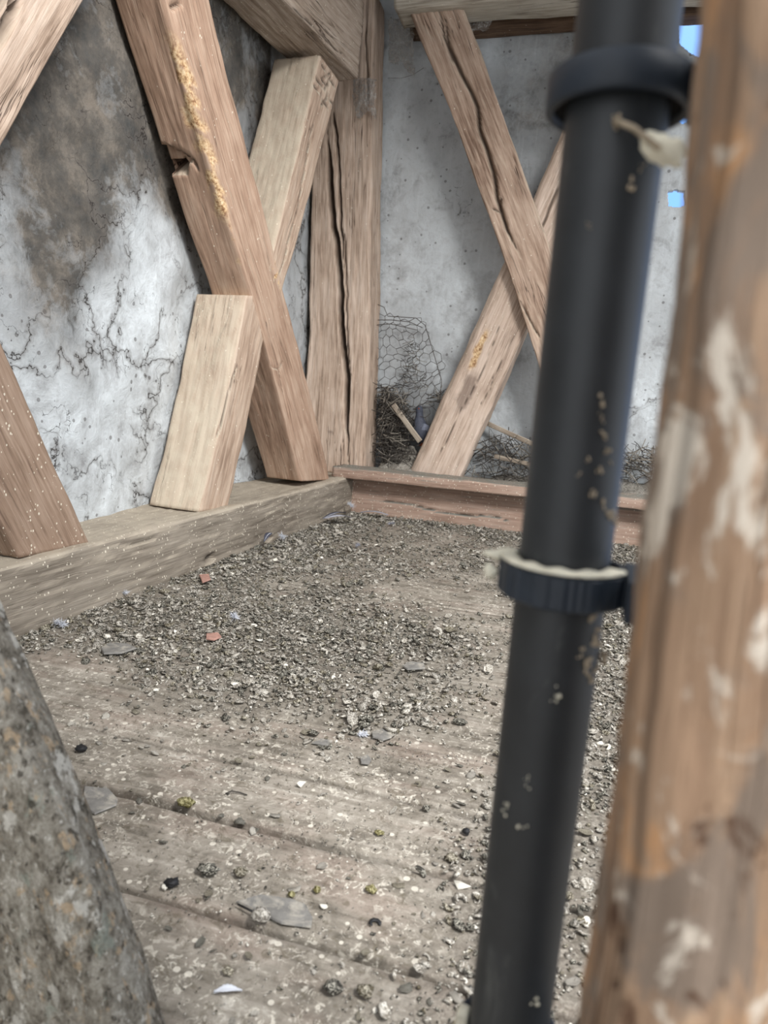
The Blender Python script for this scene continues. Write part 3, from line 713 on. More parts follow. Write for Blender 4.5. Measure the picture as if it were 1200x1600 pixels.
zB = (on_y(860, 898, PY - .03)[2] + on_y(860, 955, PY - .03)[2]) / 2; hB = on_y(860, 898, PY - .03)[2] - on_y(860, 955, PY - .03)[2]
clamp(zA, hA, PR * 1.42, 'wide smooth clamp around the black pipe near the top of the view', crust=False)
clamp(zB, hB, PR * 1.40, 'ribbed clamp around the black pipe at middle height, rim crusted white', ribs=True)
zC = on_y(740, 1600, PY)[2] - .006
clamp(zC, hB, PR * 1.34, 'lowest clamp on the black pipe, mostly cut off by the bottom edge', ribs=True)

# ------------------------------------------------------------------ loose stuff: prototypes of droppings and chips
rs = np.random.RandomState(5)
def proto_blob(seed):
    n, m = 7, 9; V = []; r_ = np.random.RandomState(seed)
    for i in range(n):
        th = math.pi * (i + .5) / n
        for j in range(m):
            ph = 2 * math.pi * j / m
            rr = 1 + r_.uniform(-.3, .3); V.append((math.sin(th) * math.cos(ph) * rr, math.sin(th) * math.sin(ph) * rr * .8, math.cos(th) * .55 * rr))
    Fq = [(i * m + j, i * m + (j + 1) % m, (i + 1) * m + (j + 1) % m, (i + 1) * m + j) for i in range(n - 1) for j in range(m)]
    Fq.append(tuple(range(m - 1, -1, -1))); Fq.append(tuple(range((n - 1) * m, n * m)))
    Fq = [q[::-1] for q in Fq]
    return np.array(V), Fq
def proto_cup(seed):
    """curled flake with a raised rim"""
    r_ = np.random.RandomState(seed); m = 10; rings = [(.0, .05), (.5, .0), (.85, .18), (1.0, .5), (.88, .52), (.5, .22)]
    V = [(0, 0, .0)]; w = 1 + r_.uniform(-.22, .22, m)
    for (rr, zz) in rings[1:]:
        for j in range(m):
            ph = 2 * math.pi * j / m; V.append((rr * w[j] * math.cos(ph), rr * w[j] * math.sin(ph) * .8, zz * (1 + .6 * math.sin(ph + seed))))
    Fq = [(0, 1 + (j + 1) % m, 1 + j) for j in range(m)]
    for i in range(len(rings) - 2):
        for j in range(m): a = 1 + i * m; Fq.append((a + j, a + (j + 1) % m, a + m + (j + 1) % m, a + m + j))
    Fq.append(tuple(1 + (len(rings) - 2) * m + j for j in range(m)))
    return np.array(V), Fq
def proto_flake(seed):
    r_ = np.random.RandomState(seed); m = 7; w = 1 + r_.uniform(-.4, .3, m); V = []
    for zz in (0, .16):
        for j in range(m):
            ph = 2 * math.pi * j / m; x = w[j] * math.cos(ph); y = w[j] * math.sin(ph) * .6; V.append((x, y, zz + .25 * x * x + .15 * y))
    Fq = [tuple(range(m - 1, -1, -1)), tuple(range(m, 2 * m))] + [(j, (j + 1) % m, m + (j + 1) % m, m + j) for j in range(m)]
    return np.array(V), Fq
def proto_worm(seed):
    r_ = np.random.RandomState(seed); span = r_.uniform(2.2, 4.6); pts = []
    for i in range(7):
        a = span * i / 6; pts.append((.7 * math.cos(a), .7 * math.sin(a), .1 + .07 * i))
    v, f = tube(pts, [.16, .3, .34, .34, .32, .26, .12], 6); return np.array(v), f
protos = [proto_blob(1), proto_blob(2), proto_cup(3), proto_cup(4), proto_flake(5), proto_flake(6), proto_flake(7), proto_worm(8), proto_worm(9)]
low = [proto_flake(15), proto_flake(16), proto_flake(17), proto_worm(18), proto_cup(19)]

def scatter_points(n, xr, yr, fn, rng):
    out = []
    while len(out) < n:
        k = 20000; x = rng.uniform(*xr, k); y = rng.uniform(*yr, k)
        ok = rng.uniform(0, 1, k) < fn(x, y)
        s = (np.stack([x, y, x * 0], 1) - LO) @ LN
        ok &= s > .012
        out += list(zip(x[ok], y[ok]))
    return out[:n]

def xform(V, sc, rz, tx, ty, pos):
    V = V * sc
    c, s = math.cos(tx), math.sin(tx); V = np.stack([V[:, 0], c * V[:, 1] - s * V[:, 2], s * V[:, 1] + c * V[:, 2]], 1)
    c, s = math.cos(ty), math.sin(ty); V = np.stack([c * V[:, 0] + s * V[:, 2], V[:, 1], -s * V[:, 0] + c * V[:, 2]], 1)
    c, s = math.cos(rz), math.sin(rz); V = np.stack([c * V[:, 0] - s * V[:, 1], s * V[:, 0] + c * V[:, 1], V[:, 2]], 1)
    return V + pos

def visible(x, y):                       # inside the wedge the photograph sees
    c = np.array([x, y, -H]); cx = AX * x + AY * y + AZ * (-H)
    px = 600 + F * cx[0] / cx[2]; py = 800 + F * cx[1] / cx[2]
    return cx[2] > 0 and -60 < px < 1260 and py < 1680, px, py

lit = Bag()
pts = scatter_points(95000, (-1.3, 1.3), (.35, 3.05), lambda x, y: litter(x, y) ** 1.3 * np.where(y < 1.0, .55, 1), rs)
choice_m = [3] * 36 + [0] * 24 + [1] * 15 + [2] * 19 + [4] * 6
for (x, y) in pts:
    v_, px_, py_ = visible(x, y)
    if not v_: continue
    if y < .98 and x < -.16: continue
    s = min(.0095, .0024 * math.exp(rs.normal(0, .5))) * (1 + .3 * min(y, 2))
    P = low[rs.randint(len(low))] if y > 1.3 else protos[rs.randint(len(protos))]
    mi = choice_m[rs.randint(100)]; s *= .7 if mi == 4 else 1.0
    lit.add(xform(P[0], s, rs.uniform(0, 6.28), rs.normal(0, .35), rs.normal(0, .35), np.array([x, y, s * .25 + .001])), P[1], mi)
o = lit.build('floor_litter', DM)
tag(o, 'thick litter of dried droppings and flakes covering the floor towards the walls', 'litter', kind='stuff')

# crumbs: fine dust grains in the bare foreground
cr = Bag()
for (x, y) in scatter_points(4500, (-.75, .05), (.42, 1.08), lambda x, y: .25 + .6 * np.clip(fbm(np.stack([x * 9, y * 9, x * 0], 1), 91, 3), 0, 1), rs):
    s = .0011 * math.exp(rs.normal(0, .4)); P = low[rs.randint(3)]
    cr.add(xform(P[0], s, rs.uniform(0, 6.28), 0, 0, np.array([x, y, .0012])), P[1], choice_m[rs.randint(100)])
tag(cr.build('floor_crumbs', DM), 'fine crumbs of dried droppings on the bare near boards', 'crumbs', kind='stuff')

# individually placed droppings in the foreground
masters = []
for i, P in enumerate(protos):
    for mi in (0, 1, 3, 2):
        me = bpy.data.meshes.new('dropping'); me.from_pydata([tuple(v) for v in P[0].tolist()], [], P[1]); me.materials.append(DM[mi])
        me.polygons.foreach_set('use_smooth', [True] * len(me.polygons)); masters.append((me, mi))
dgroup = 'dried droppings scattered over the near floorboards'
src = bpy.data.objects.new('dropping', masters[0][0])
tag(src, 'small dried dropping lying on the near floorboards', 'dropping', dgroup)
special = [(127, 1176), (325, 1366), (268, 1387), (470, 1230), (376, 1392), (592, 1304), (495, 1395), (506, 1419), (586, 1446), (357, 1522), (666, 1268), (728, 1304), (720, 1388), (290, 1260),
           (520, 1550), (570, 1556), (330, 1252)]
kinds = ['rounded', 'rounded', 'cup-shaped', 'cup-shaped', 'flaky', 'flaky', 'flaky', 'worm-shaped', 'worm-shaped']
tones = {0: 'dark', 1: 'olive', 3: 'grey', 2: 'pale'}
def band(x, y):
    side = 'near the pipe' if x > -.15 else ('mid floor' if x > -.36 else 'near the crusted timber')
    row = 'below the lowest floor gap' if y < .629 else ('above the lowest floor gap' if y < .786 else ('above the widest floor gap' if y < .925 else 'beyond the farthest floor gap'))
    return row + ', ' + side
cnt = 0
for (x, y) in scatter_points(2500, (-.78, .12), (.45, 1.06), lambda x, y: .25 + .75 * np.clip(litter(x, y) + .5 * fbm(np.stack([x * 6, y * 6, x * 0], 1), 92, 3), 0, 1), rs):
    v_, px_, py_ = visible(x, y)
    if not v_ or cnt >= 290 or px_ > 985 or py_ > 1620: continue
    if any((px_ - a) ** 2 + (py_ - b) ** 2 < 26 ** 2 for a, b in special): continue
    if px_ < 30 + (py_ - 940) * .40: continue
    s = min(.0085, .0038 * math.exp(rs.normal(0, .42)))
    o = src if cnt == 0 else src.copy()
    mk = rs.randint(len(masters)); o.data = masters[mk][0]; C.objects.link(o)
    o['label'] = 'small %s %s dropping %s' % (tones[masters[mk][1]], kinds[mk // 4], band(x, y)); o['group'] = '%s %s droppings %s' % (tones[masters[mk][1]], kinds[mk // 4], band(x, y))
    o.location = (x, y, s * .22 + .0008); o.scale = (s * rs.uniform(.85, 1.3), s, s * rs.uniform(.6, .9)); o.rotation_euler = (rs.normal(0, .25), rs.normal(0, .25), rs.uniform(0, 6.28))
    cnt += 1
def piece(name, px, py, P, mat, size, label, cat='dropping', rz=0, flat=.7, z=None, tilt=0):
    p = on_z(px, py, 0)
    V = xform(P[0] * [1, 1, flat], size, rz, tilt, 0, np.zeros(3)); V[:, 2] -= V[:, 2].min()
    o = mesh_obj(name, V, P[1], mat, None, True); o.location = (p[0], p[1], .0012 if z is None else z)
    return tag(o, label, cat)
def finer(seed, ax=1.0):
    n, m = 16, 22; V = []
    for i in range(n):
        th = math.pi * (i + .5) / n
        for j in range(m): ph = 2 * math.pi * j / m; V.append((math.sin(th) * math.cos(ph) * ax, math.sin(th) * math.sin(ph), math.cos(th)))
    V = np.array(V); V *= (1 + .28 * fbm(V * 1.8 + seed * 7, seed, 4))[:, None]
    Fq = [(i * m + j, (i + 1) * m + j, (i + 1) * m + (j + 1) % m, i * m + (j + 1) % m) for i in range(n - 1) for j in range(m)]
    Fq.append(tuple(range(m))); Fq.append(tuple(range(n * m - 1, (n - 1) * m - 1, -1)))
    return V, Fq
BLK = simple('coal_black', (30, 30, 32), .6, .4, 150, .3)
piece('dropping', 127, 1176, finer(1), BLK, .0078, 'round black lump alone between the first two floor gaps at left')
piece('dropping', 325, 1366, finer(2, 1.5), D_dark, .0085, 'largest dark dropping with white squiggles, above the lowest floor gap', rz=.3, flat=.6)
piece('dropping', 268, 1387, finer(3, 1.5), BLK, .0062, 'shiny black dropping with a white tip beside the lowest floor gap', rz=.8)
piece('dropping', 257, 1391, finer(31), D_white, .0036, 'white tip stuck to the shiny black dropping by the lowest gap')
piece('dropping', 376, 1368, finer(4), D_olive, .0080, 'brown crumbly round dropping right of the largest dark one', flat=.5)
piece('dropping', 592, 1304, finer(5, 1.3), D_moss, .0050, 'yellow-green wet-looking dropping in the middle of the near board', flat=.35)
piece('dropping', 495, 1395, finer(6), D_moss, .0045, 'olive green coiled dropping left of the ring-shaped one')
piece('dropping', 455, 1402, finer(61), D_moss, .0045, 'olive coiled dropping just above the slate shard')
piece('dropping', 580, 1396, finer(62, 1.3), D_moss, .0055, 'squarish olive dropping above the dark crescent')
piece('dropping', 506, 1419, proto_cup(41), D_white, .0055, 'small white cup-shaped dropping with a dark rim')
piece('dropping', 586, 1446, proto_worm(8), BLK, .0080, 'dark crescent-shaped dropping on the lowest near board', flat=.5)
piece('dropping', 357, 1522, proto_cup(43), D_olive, .0062, 'brown ring-shaped dropping near the bottom left')
piece('dropping', 666, 1268, finer(9), D_dark, .0055, 'dark round dropping under the right end of the second gap')
piece('dropping', 728, 1304, finer(10), BLK, .0052, 'black dropping on the near board close to the pipe')
piece('dropping', 290, 1260, finer(12, 1.4), D_moss, .0090, 'mossy yellow-brown clump sitting in the widest floor gap', flat=.6)
piece('dropping', 408, 1440, finer(13, 1.2), D_grey, .0090, 'grey crumbly clump beside the slate shard in the lowest gap', flat=.7)
piece('dropping', 520, 1550, finer(14, 1.2), D_dark, .0075, 'dark speckled clump near the bottom edge, left of its lighter neighbour')
piece('dropping', 570, 1556, finer(15, 1.2), D_olive, .0070, 'brown clump near the bottom edge, right of the dark speckled one')
piece('dropping', 718, 1132, finer(16, 1.5), D_dark, .0085, 'dark lump in the litter left of the pipe at mid floor', flat=.5)
piece('shell_fragment', 470, 1230, proto_flake(51), D_white, .0080, 'white shell-like flake standing on edge between two floor gaps', 'fragment', rz=.9, tilt=.9)
piece('shell_fragment', 720, 1388, proto_flake(52), D_white, .0105, 'broad white flake close to the pipe on the near boards', 'fragment', tilt=.3)
def shard(px_list, z, mat, label, th=.003, name='slate_shard', tilt=0.0):
    P = np.array([on_z(a, b, 0) for a, b in px_list]); c = P.mean(0); Q = P - c; n = len(P)
    V = []; 
    # inset rim so the edge is bevelled
    for (k, zz) in ((.97, 0), (1.0, th * .4), (.95, th)):
        for q in Q: V.append((q[0] * k, q[1] * k, z + zz + tilt * (q[0] - Q[:, 0].min())))
    Fq = [tuple(range(n - 1, -1, -1)), tuple(range(2 * n, 3 * n))]
    for i in range(2):
        for j in range(n): Fq.append((i * n + j, i * n + (j + 1) % n, (i + 1) * n + (j + 1) % n, (i + 1) * n + j))
    o = mesh_obj(name, V, Fq, mat, None, False); o.location = (c[0], c[1], 0)
    return tag(o, label, 'stone shard' if mat is SLATE else 'fragment')
shard([(368, 1413), (400, 1428), (440, 1448), (486, 1454), (488, 1437), (478, 1418), (455, 1409), (405, 1402)], .002, SLATE, 'large triangular grey slate shard lying over the lowest floor gap', .003)
shard([(132, 1232), (170, 1236), (184, 1252), (182, 1262), (148, 1276), (128, 1262)], .002, SLATE, 'pale slate shard beside the crusted timber, under the widest gap', .003)
shard([(158, 1020), (170, 1012), (200, 1013), (214, 1020), (190, 1028), (162, 1029)], .008, SLATE, 'flat oval grey stone in the litter near the left sill', .004)
shard([(628, 1046), (640, 1040), (662, 1042), (664, 1050), (636, 1052)], .006, SLATE, 'small flat grey stone in the litter at mid floor', .004)
shard([(580, 1148), (596, 1143), (612, 1146), (612, 1156), (598, 1161), (582, 1156)], .003, SLATE, 'small dark slate piece right of the white down feather', .003)
shard([(562, 1188), (574, 1184), (580, 1191), (576, 1198), (564, 1197)], .003, SLATE, 'tiny grey slate chip below the white down feather', .003)
shard([(311, 905), (326, 904), (329, 912), (316, 917)], .010, PINK, 'small pink fragment in the litter close to the left sill', .005, 'brick_fragment')
shard([(322, 998), (340, 996), (346, 1002), (334, 1007), (322, 1005)], .008, PINK, 'pinkish fragment in the thick litter, further from the left sill', .005, 'brick_fragment')
shard([(486, 1164), (502, 1157), (520, 1160), (512, 1168)], .002, SLATE, 'thin pale flake on the boards near the first floor gap', .002)
# short stick beside the slate
v, f = tube([on_z(372, 1413, .006), on_z(398, 1426, .007)], .0012, 6)
tag(mesh_obj('stick', v, f, BLK, None, True), 'thin black stick along the edge of the large slate shard', 'stick')
v, f = tube([on_z(352, 1240, .004), on_z(362, 1236, .006), on_z(374, 1238, .004), on_z(386, 1242, .003)], .0009, 6)
tag(mesh_obj('stick', v, f, TWIG, None, True), 'tiny bent twig on the board above the widest gap', 'stick')

# ------------------------------------------------------------------ feathers
def feather(p0, p1, width, mat, label, up=.006, curl=.01, down=False, name='feather'):
    p0 = np.asarray(p0, float); p1 = np.asarray(p1, float); ax = p1 - p0; Ln = np.linalg.norm(ax); ax /= Ln
    sd = nrm(np.cross(ax, UP)); n = 22; V = []; Fq = []; mid = []
    for i in range(n):
        t = i / (n - 1); c = p0 + ax * Ln * t + UP * (up + curl * math.sin(t * 3.1)); mid.append(c)
        w = width * (math.sin(min(1, t * 1.6 + .12) * math.pi / 2) * (1 - t ** 3) + .02) * (1 + (.25 * math.sin(i * 2.7) if down else .07 * math.sin(i * 2.1)))
        V += [c - sd * w + UP * .004 * (w / width), c - sd * w * .5 + UP * .0025, c, c + sd * w * .45 + UP * .002, c + sd * w * .85 + UP * .003]
    for i in range(n - 1):
        for j in range(4): q = i * 5 + j; Fq.append((q, q + 1, q + 6, q + 5))
    root = empty(name, p0)
    if down:
        b = Bag(); rf = np.random.RandomState(int(abs(p0[0] * 9999)))
        for q in range(170):
            c = ax * Ln * rf.uniform(0, .5); d = nrm(rf.normal(0, 1, 3) * [1, 1, .55] + ax * 1.1 + UP * .5); L = width * rf.uniform(.35, 1.1)
            e = nrm(rf.normal(0, 1, 3)) * L * .35
            pp = [c + UP * up + d * L * t + e * t * t for t in (0, .35, .7, 1)]
            pp = [np.array([w[0], w[1], max(w[2] + p0[2], .002) - p0[2]]) for w in pp]
            b.add(*tube(pp, [.0004, .0006, .0004, .0001], 3))
        b.build('barbs', mat, root); v, f = tube([UP * up, ax * Ln * .6 + UP * (up + .002)], .0008, 5); mesh_obj('shaft', v, f, FEA_W, root)
        tag(root, label, 'feather'); return root
    o = mesh_obj('vane', np.array(V) - p0, Fq, mat, root); md = o.modifiers.new('t', 'SOLIDIFY'); md.thickness = .0006
    v, f = tube(np.array(mid) + UP * .0006 - ax * 0 - p0, np.linspace(.0012, .0003, n), 5); mesh_obj('shaft', v, f, FEA_W, root)
    tag(root, label, 'feather'); return root
g = lambda px, py, z=.0: on_z(px, py, z)
feather(g(606, 812), g(562, 808), .018, FEA_G, 'long grey feather lying against the foot of the back sill', .02)
feather(g(548, 816, .01), g(507, 818, .02), .026, FEA_G, 'broad lilac-grey feather in the corner under the left sill', .02)
feather(g(504, 822, .01), g(540, 812, .01), .012, FEA_D, 'dark flight feather tip poking from under the left sill in the corner', .03)
feather(g(424, 842, .03), g(412, 856, .01), .014, FEA_D, 'black feather sticking out from below the left sill beam', .02)
feather(g(438, 842, .01), g(446, 850, 0), .018, FEA_W, 'small pale blue feather tuft by the left sill', .015, down=True)
feather(g(545, 790, .05), g(556, 802, .04), .02, FEA_W, 'white feather fluff caught in the corner between the two sills', .01, down=True)
feather(g(560, 1152), g(580, 1150), .009, FEA_W, 'small white down feather on the boards at mid floor', .004, .004, True)
feather(g(362, 968), g(374, 978), .014, FEA_W, 'pale down feather in the thick litter at left', .012, .006, True)
feather(g(84, 980), g(118, 990), .016, FEA_W, 'whitish feather at the foot of the near end of the left sill', .012, .006, True)
feather(g(186, 930), g(204, 940), .014, FEA_W, 'white tuft in the pale litter by the left sill', .014, .006, True)
feather(g(334, 1554), g(378, 1552), .0045, FEA_W, 'slim white feather lying near the bottom of the view', .002, .002)
feather(g(616, 822), g(600, 826), .012, FEA_G, 'small curled grey feather on the litter in front of the back sill', .014, .008, True)
feather(g(560, 855), g(556, 862), .012, FEA_G, 'little grey feather on the far litter below the corner', .012, .006, True)

# ------------------------------------------------------------------ chicken wire, nests, laths, pigeon
rw = np.random.RandomState(11)
def wire_net():
    outline = [(592, 470), (604, 492), (650, 496), (664, 506), (676, 540), (690, 592), (684, 640), (660, 690), (600, 690), (588, 560)]
    R0 = 8.2; b = Bag(); seen = set()
    def warp(x, y):
        px = x + 5 * math.sin(y * .045 + 1) + 3 * math.sin(x * .11 + y * .07); py = y + 4 * math.sin(x * .09) + 3 * math.sin(y * .13 + x * .05)
        yy = 3.315 - .07 * max(0, math.sin((px - 588) / 102 * math.pi)) - .012 * math.sin(px * .3 + py * .21)
        return on_y(px, py, yy)
    for i in range(-2, 12):
        for j in range(-2, 22):
            cx = 590 + i * R0 * 1.732 + (j % 2) * R0 * .866; cy = 488 + j * R0 * 1.5
            if not in_poly(np.array([cx]), np.array([cy]), outline)[0]: continue
            for k in range(6):
                a0 = math.pi / 6 + k * math.pi / 3; a1 = a0 + math.pi / 3
                p = (cx + R0 * math.cos(a0), cy + R0 * math.sin(a0)); q = (cx + R0 * math.cos(a1), cy + R0 * math.sin(a1))
                key = tuple(sorted([(round(p[0]), round(p[1])), (round(q[0]), round(q[1]))]))
                if key in seen: continue
                seen.add(key)
                m = ((p[0] + q[0]) / 2, (p[1] + q[1]) / 2)
                b.add(*tube([warp(*p), warp(*m), warp(*q)], .0011 if k % 3 else .0016, 4))
    for row in ([(586, 474), (600, 480), (606, 494), (650, 497), (664, 508), (674, 540), (690, 594), (686, 640), (672, 672)], [(590, 500), (612, 500), (640, 503), (660, 512)], [(588, 508), (610, 506), (636, 512), (652, 516)]):
        b.add(*tube([on_y(x, y, 3.27) for x, y in row], .0018, 5))
    return b.build('chicken_wire', WIRE)
tag(wire_net(), 'crumpled piece of chicken wire against the back wall beside the corner post', 'wire netting')
def nest(name, n, region, ylo, yhi, label, mats=(TWIG, TWIG2), length=(.04, .13), dens=None, rad=(.0008, .0022)):
    b = Bag()
    poly = region; xs = [p[0] for p in poly]; ys = [p[1] for p in poly]; c = 0
    while c < n:
        px, py = rw.uniform(min(xs), max(xs)), rw.uniform(min(ys), max(ys))
        if not in_poly(np.array([px]), np.array([py]), poly)[0]: continue
        y = rw.uniform(ylo, yhi); p = on_y(px, py, y)
        if p[2] < .17: continue
        if 634 < px < 682 and 612 < py < 704 and (y < 3.318 or py > 640): continue
        L = rw.uniform(*length); d = nrm(rw.normal(0, 1, 3) * [1, .45, .7]); e = nrm(rw.normal(0, 1, 3)) * L * rw.uniform(.1, .45)
        ts = np.linspace(-.5, .5, 6); pp = [p + d * L * t + e * (.25 - t * t) * 2 for t in ts]
        pp = [np.array([q[0], min(max(q[1], 3.13), BACK_Y - .02), max(q[2], .168)]) for q in pp]
        b.add(*tube(pp, rw.uniform(*rad), 4), mi=0 if rw.rand() < .68 else 1); c += 1
    return tag(b.build(name, list(mats)), label, 'nest')
nest('twig_nest', 760, [(596, 600), (620, 618), (655, 640), (690, 610), (676, 660), (650, 700), (640, 728), (594, 732)], 3.20, 3.33, 'heap of dark twigs and straw between corner post and bleached brace')
nest('twig_nest', 560, [(725, 742), (735, 705), (765, 676), (800, 680), (840, 700), (1040, 700), (1040, 752), (800, 752)], 3.17, 3.33, 'low nest of twigs on the back ledge right of the bleached brace')
nest('wire_tangle', 110, [(620, 600), (640, 520), (660, 560), (672, 640), (640, 650)], 3.24, 3.32, 'wisps of straw caught inside the chicken wire', length=(.02, .07), rad=(.0006, .0014))
# nest floor: heaps of droppings and dust under the twigs
def heap(x0, x1, y0, y1, zb_, h, label, seed):
    nx, ny = 40, 16; xs = np.linspace(x0, x1, nx); ys = np.linspace(y0, y1, ny); Xg, Yg = np.meshgrid(xs, ys, indexing='ij')
    u = (Xg - x0) / (x1 - x0); v_ = (Yg - y0) / (y1 - y0)
    P = np.stack([Xg.ravel(), Yg.ravel(), Xg.ravel() * 0], 1)
    Z_ = zb_ + h * (np.sin(np.clip(u.ravel(), .02, .98) * math.pi) ** .6) * (.35 + .65 * v_.ravel()) * (1 + .35 * fbm(P * 22, seed, 4)); P[:, 2] = np.maximum(Z_, zb_ + .002)
    n0 = len(P); Q = P.copy(); Q[:, 2] = zb_; Fq = [(a * ny + b, (a + 1) * ny + b, (a + 1) * ny + b + 1, a * ny + b + 1) for a in range(nx - 1) for b in range(ny - 1)]
    Fq += [tuple(n0 + i for i in q[::-1]) for q in Fq]
    ring = [a * ny for a in range(nx)] + [(nx - 1) * ny + b for b in range(1, ny)] + [a * ny + ny - 1 for a in range(nx - 2, -1, -1)] + [b for b in range(ny - 2, 0, -1)]
    Fq += [(ring[(i + 1) % len(ring)], ring[i], n0 + ring[i], n0 + ring[(i + 1) % len(ring)]) for i in range(len(ring))]
    return tag(mesh_obj('dropping_heap', np.concatenate([P, Q]), Fq, D_grey), label, 'litter', kind='stuff')
heap(-.95, -.66, 3.15, 3.335, .166, .13, 'grey heap of droppings under the twigs beside the corner post', 5)
heap(-.52, .9, 3.2, 3.335, .166, .075, 'grey droppings heaped on the back ledge behind the pipe', 6)
def lath(p0, p1, w, t, label):
    p0 = np.asarray(p0); p1 = np.asarray(p1); ax = nrm(p1 - p0); sd = nrm(np.cross(ax, np.array([0, 1.0, 0]))); dp_ = np.array([0, 1.0, 0])
    return tag(timber('lath', p0 - sd * w / 2, p0 + sd * w / 2, p1 - sd * w / 2, p1 + sd * w / 2, dp_ * t, W_lath, r=.002, seed=40, wob=.001, rough=.0006, ds=.01, dp=.004), label, 'stick')
lath(on_y(614, 632, 3.20), on_y(656, 690, 3.175), .026, .007, 'pale wooden lath leaning in the twigs left of the pigeon')
lath(on_y(762, 662, 3.29), on_y(845, 700, 3.19), .022, .01, 'crusted lath sloping over the nest right of the bleached brace')
lath(on_y(772, 713, 3.2), on_y(838, 728, 3.18), .020, .01, 'lower lath lying in the nest right of the bleached brace')

def pigeon():
    base = on_y(650, 690, 3.265); root = empty('pigeon', base); s = .001
    ctr = [((-.000, 0, .150), .000), ((.001, 0, .149), .007), ((.002, 0, .146), .0125), ((.003, 0, .138), .0155), ((.005, 0, .128), .0155), ((.006, 0, .116), .015), ((.007, 0, .100), .018), ((.009, 0, .082), .026),
           ((.014, 0, .062), .034), ((.022, .002, .040), .038), ((.034, .006, .018), .034), ((.050, .012, .004), .026), ((.066, .018, -.004), .017), ((.084, .024, -.012), .011), ((.105, .03, -.02), .010), ((.125, .036, -.026), .004)]
    n = 20; V = []; cs = np.array([c for c, _ in ctr]); rsz = [r for _, r in ctr]
    # resample smoothly
    t0 = np.arange(len(ctr)); tt = np.linspace(0, len(ctr) - 1, 60); cc = np.stack([np.interp(tt, t0, cs[:, i]) for i in range(3)], 1); rr = np.interp(tt, t0, rsz)
    for _ in range(3): cc[1:-1] = (cc[:-2] + 2 * cc[1:-1] + cc[2:]) / 4; rr[1:-1] = (rr[:-2] + 2 * rr[1:-1] + rr[2:]) / 4
    v, f = tube(cc, rr, n); body = mesh_obj('body', v, f, BIRD, root)
    hd = np.array([.003, 0, .137])
    v, f = tube([hd + [-.012, -.002, .001], hd + [-.020, -.004, -.001], hd + [-.029, -.006, -.005]], [.005, .0034, .0008], 8); mesh_obj('beak', v, f, BEAK, root)
    for sgn in (-1, 1):
        v, f = finer(70); mesh_obj('eye', np.array(v) * .0028 + hd + np.array([-.005, sgn * .0135, .003]), f, EYE, root)
    for sgn in (-1, 1):
        P = []; 
        for i in range(14):
            t = i / 13; c = np.array([.012 + .085 * t, sgn * (.034 - .012 * t) + .02 * t, .072 - .075 * t]); w = .026 * math.sin(min(1, t * 1.5 + .2) * math.pi / 2) * (1 - t ** 4) + .002
            P.append((c, w))
        V = []; Fq = []
        for c, w in P:
            for k in range(12):
                an = 2 * math.pi * k / 12; V.append(c + np.array([w * .55 * math.cos(an), sgn * .006 * math.sin(an), w * .85 * math.cos(an)]))
        for i in range(13):
            for k in range(12): Fq.append((i * 12 + k, i * 12 + (k + 1) % 12, i * 12 + 12 + (k + 1) % 12, i * 12 + 12 + k))
        Fq.append(tuple(range(12))); Fq.append(tuple(range(13 * 12, 14 * 12))); o = mesh_obj('wing', V, Fq, BIRDW, root)
    for sgn in (-1, 1):
        v, f = tube([(.024, sgn * .012, .012), (.022, sgn * .012, -.018)], .003, 6); mesh_obj('leg', v, f, EYE, root)
    tag(root, 'dark grey pigeon sitting upright in the nest beside the bleached brace', 'pigeon')
    return root
pg = pigeon(); pg.rotation_euler = (0, 0, math.radians(28)); pg.scale = (1.12, 1.12, 1.12)

# ------------------------------------------------------------------ cobwebs
def web(corners, n, label, sag, seed):
    """draped sheet between four 3D corners, ragged outline"""
    c = [np.asarray(p, float) for p in corners]; V = []; Fq = []
    u, v_ = np.meshgrid(np.linspace(0, 1, n), np.linspace(0, 1, n), indexing='ij'); u = u.ravel()[:, None]; v_ = v_.ravel()[:, None]
    P = (c[0] * (1 - u) + c[1] * u) * (1 - v_) + (c[3] * (1 - u) + c[2] * u) * v_
    P[:, 1] += sag * np.sin(u[:, 0] * 3.1) * np.sin(v_[:, 0] * 3.1) + .008 * fbm(P * 30, seed, 3)
    nz = fbm(P * 24, seed + 4, 4); ed = np.minimum(np.minimum(u[:, 0], 1 - u[:, 0]), np.minimum(v_[:, 0] + .3, 1 - v_[:, 0]))
    ok = ed + .13 * nz > .07
    for a in range(n - 1):
        for b in range(n - 1):
            q = a * n + b
            if ok[q] and ok[q + n] and ok[q + n + 1] and ok[q + 1]: Fq.append((q, q + n, q + n + 1, q + 1))
    return tag(mesh_obj('cobweb', P, Fq, WEB), label, 'cobweb')
web([pc(548, 122) - [0, .03, 0], pc(592, 128) - [0, .03, 0], pc(590, 192) - [0, .012, 0], pc(558, 186) - [0, .012, 0]], 46, 'dusty grey cobweb clinging to the corner post just under the rail', -.02, 3)
web([on_y(604, 30, 3.2), on_y(655, 25, 3.2), on_y(648, 118, 3.27), on_y(608, 100, 3.27)], 46, 'thick cobweb hanging between corner post and crossing brace under the top beam', -.03, 8)
web([on_y(722, 28, 3.2), on_y(780, 24, 3.2), on_y(758, 50, 3.24), on_y(736, 56, 3.22)], 34, 'wispy cobweb right of the crossing brace below the top beam', -.02, 12)
def strand(pts, r_, label):
    b = Bag()
    for p in pts: b.add(*tube(p, r_, 4))
    return tag(b.build('cobweb_strand', WEB), label, 'cobweb')
strand([[on_y(606, 122, 3.2), on_y(628, 122, 3.24), on_y(645, 117, 3.22), on_y(662, 106, 3.16)]], .0012, 'single cobweb strand stretched from the corner post to the crossing brace')

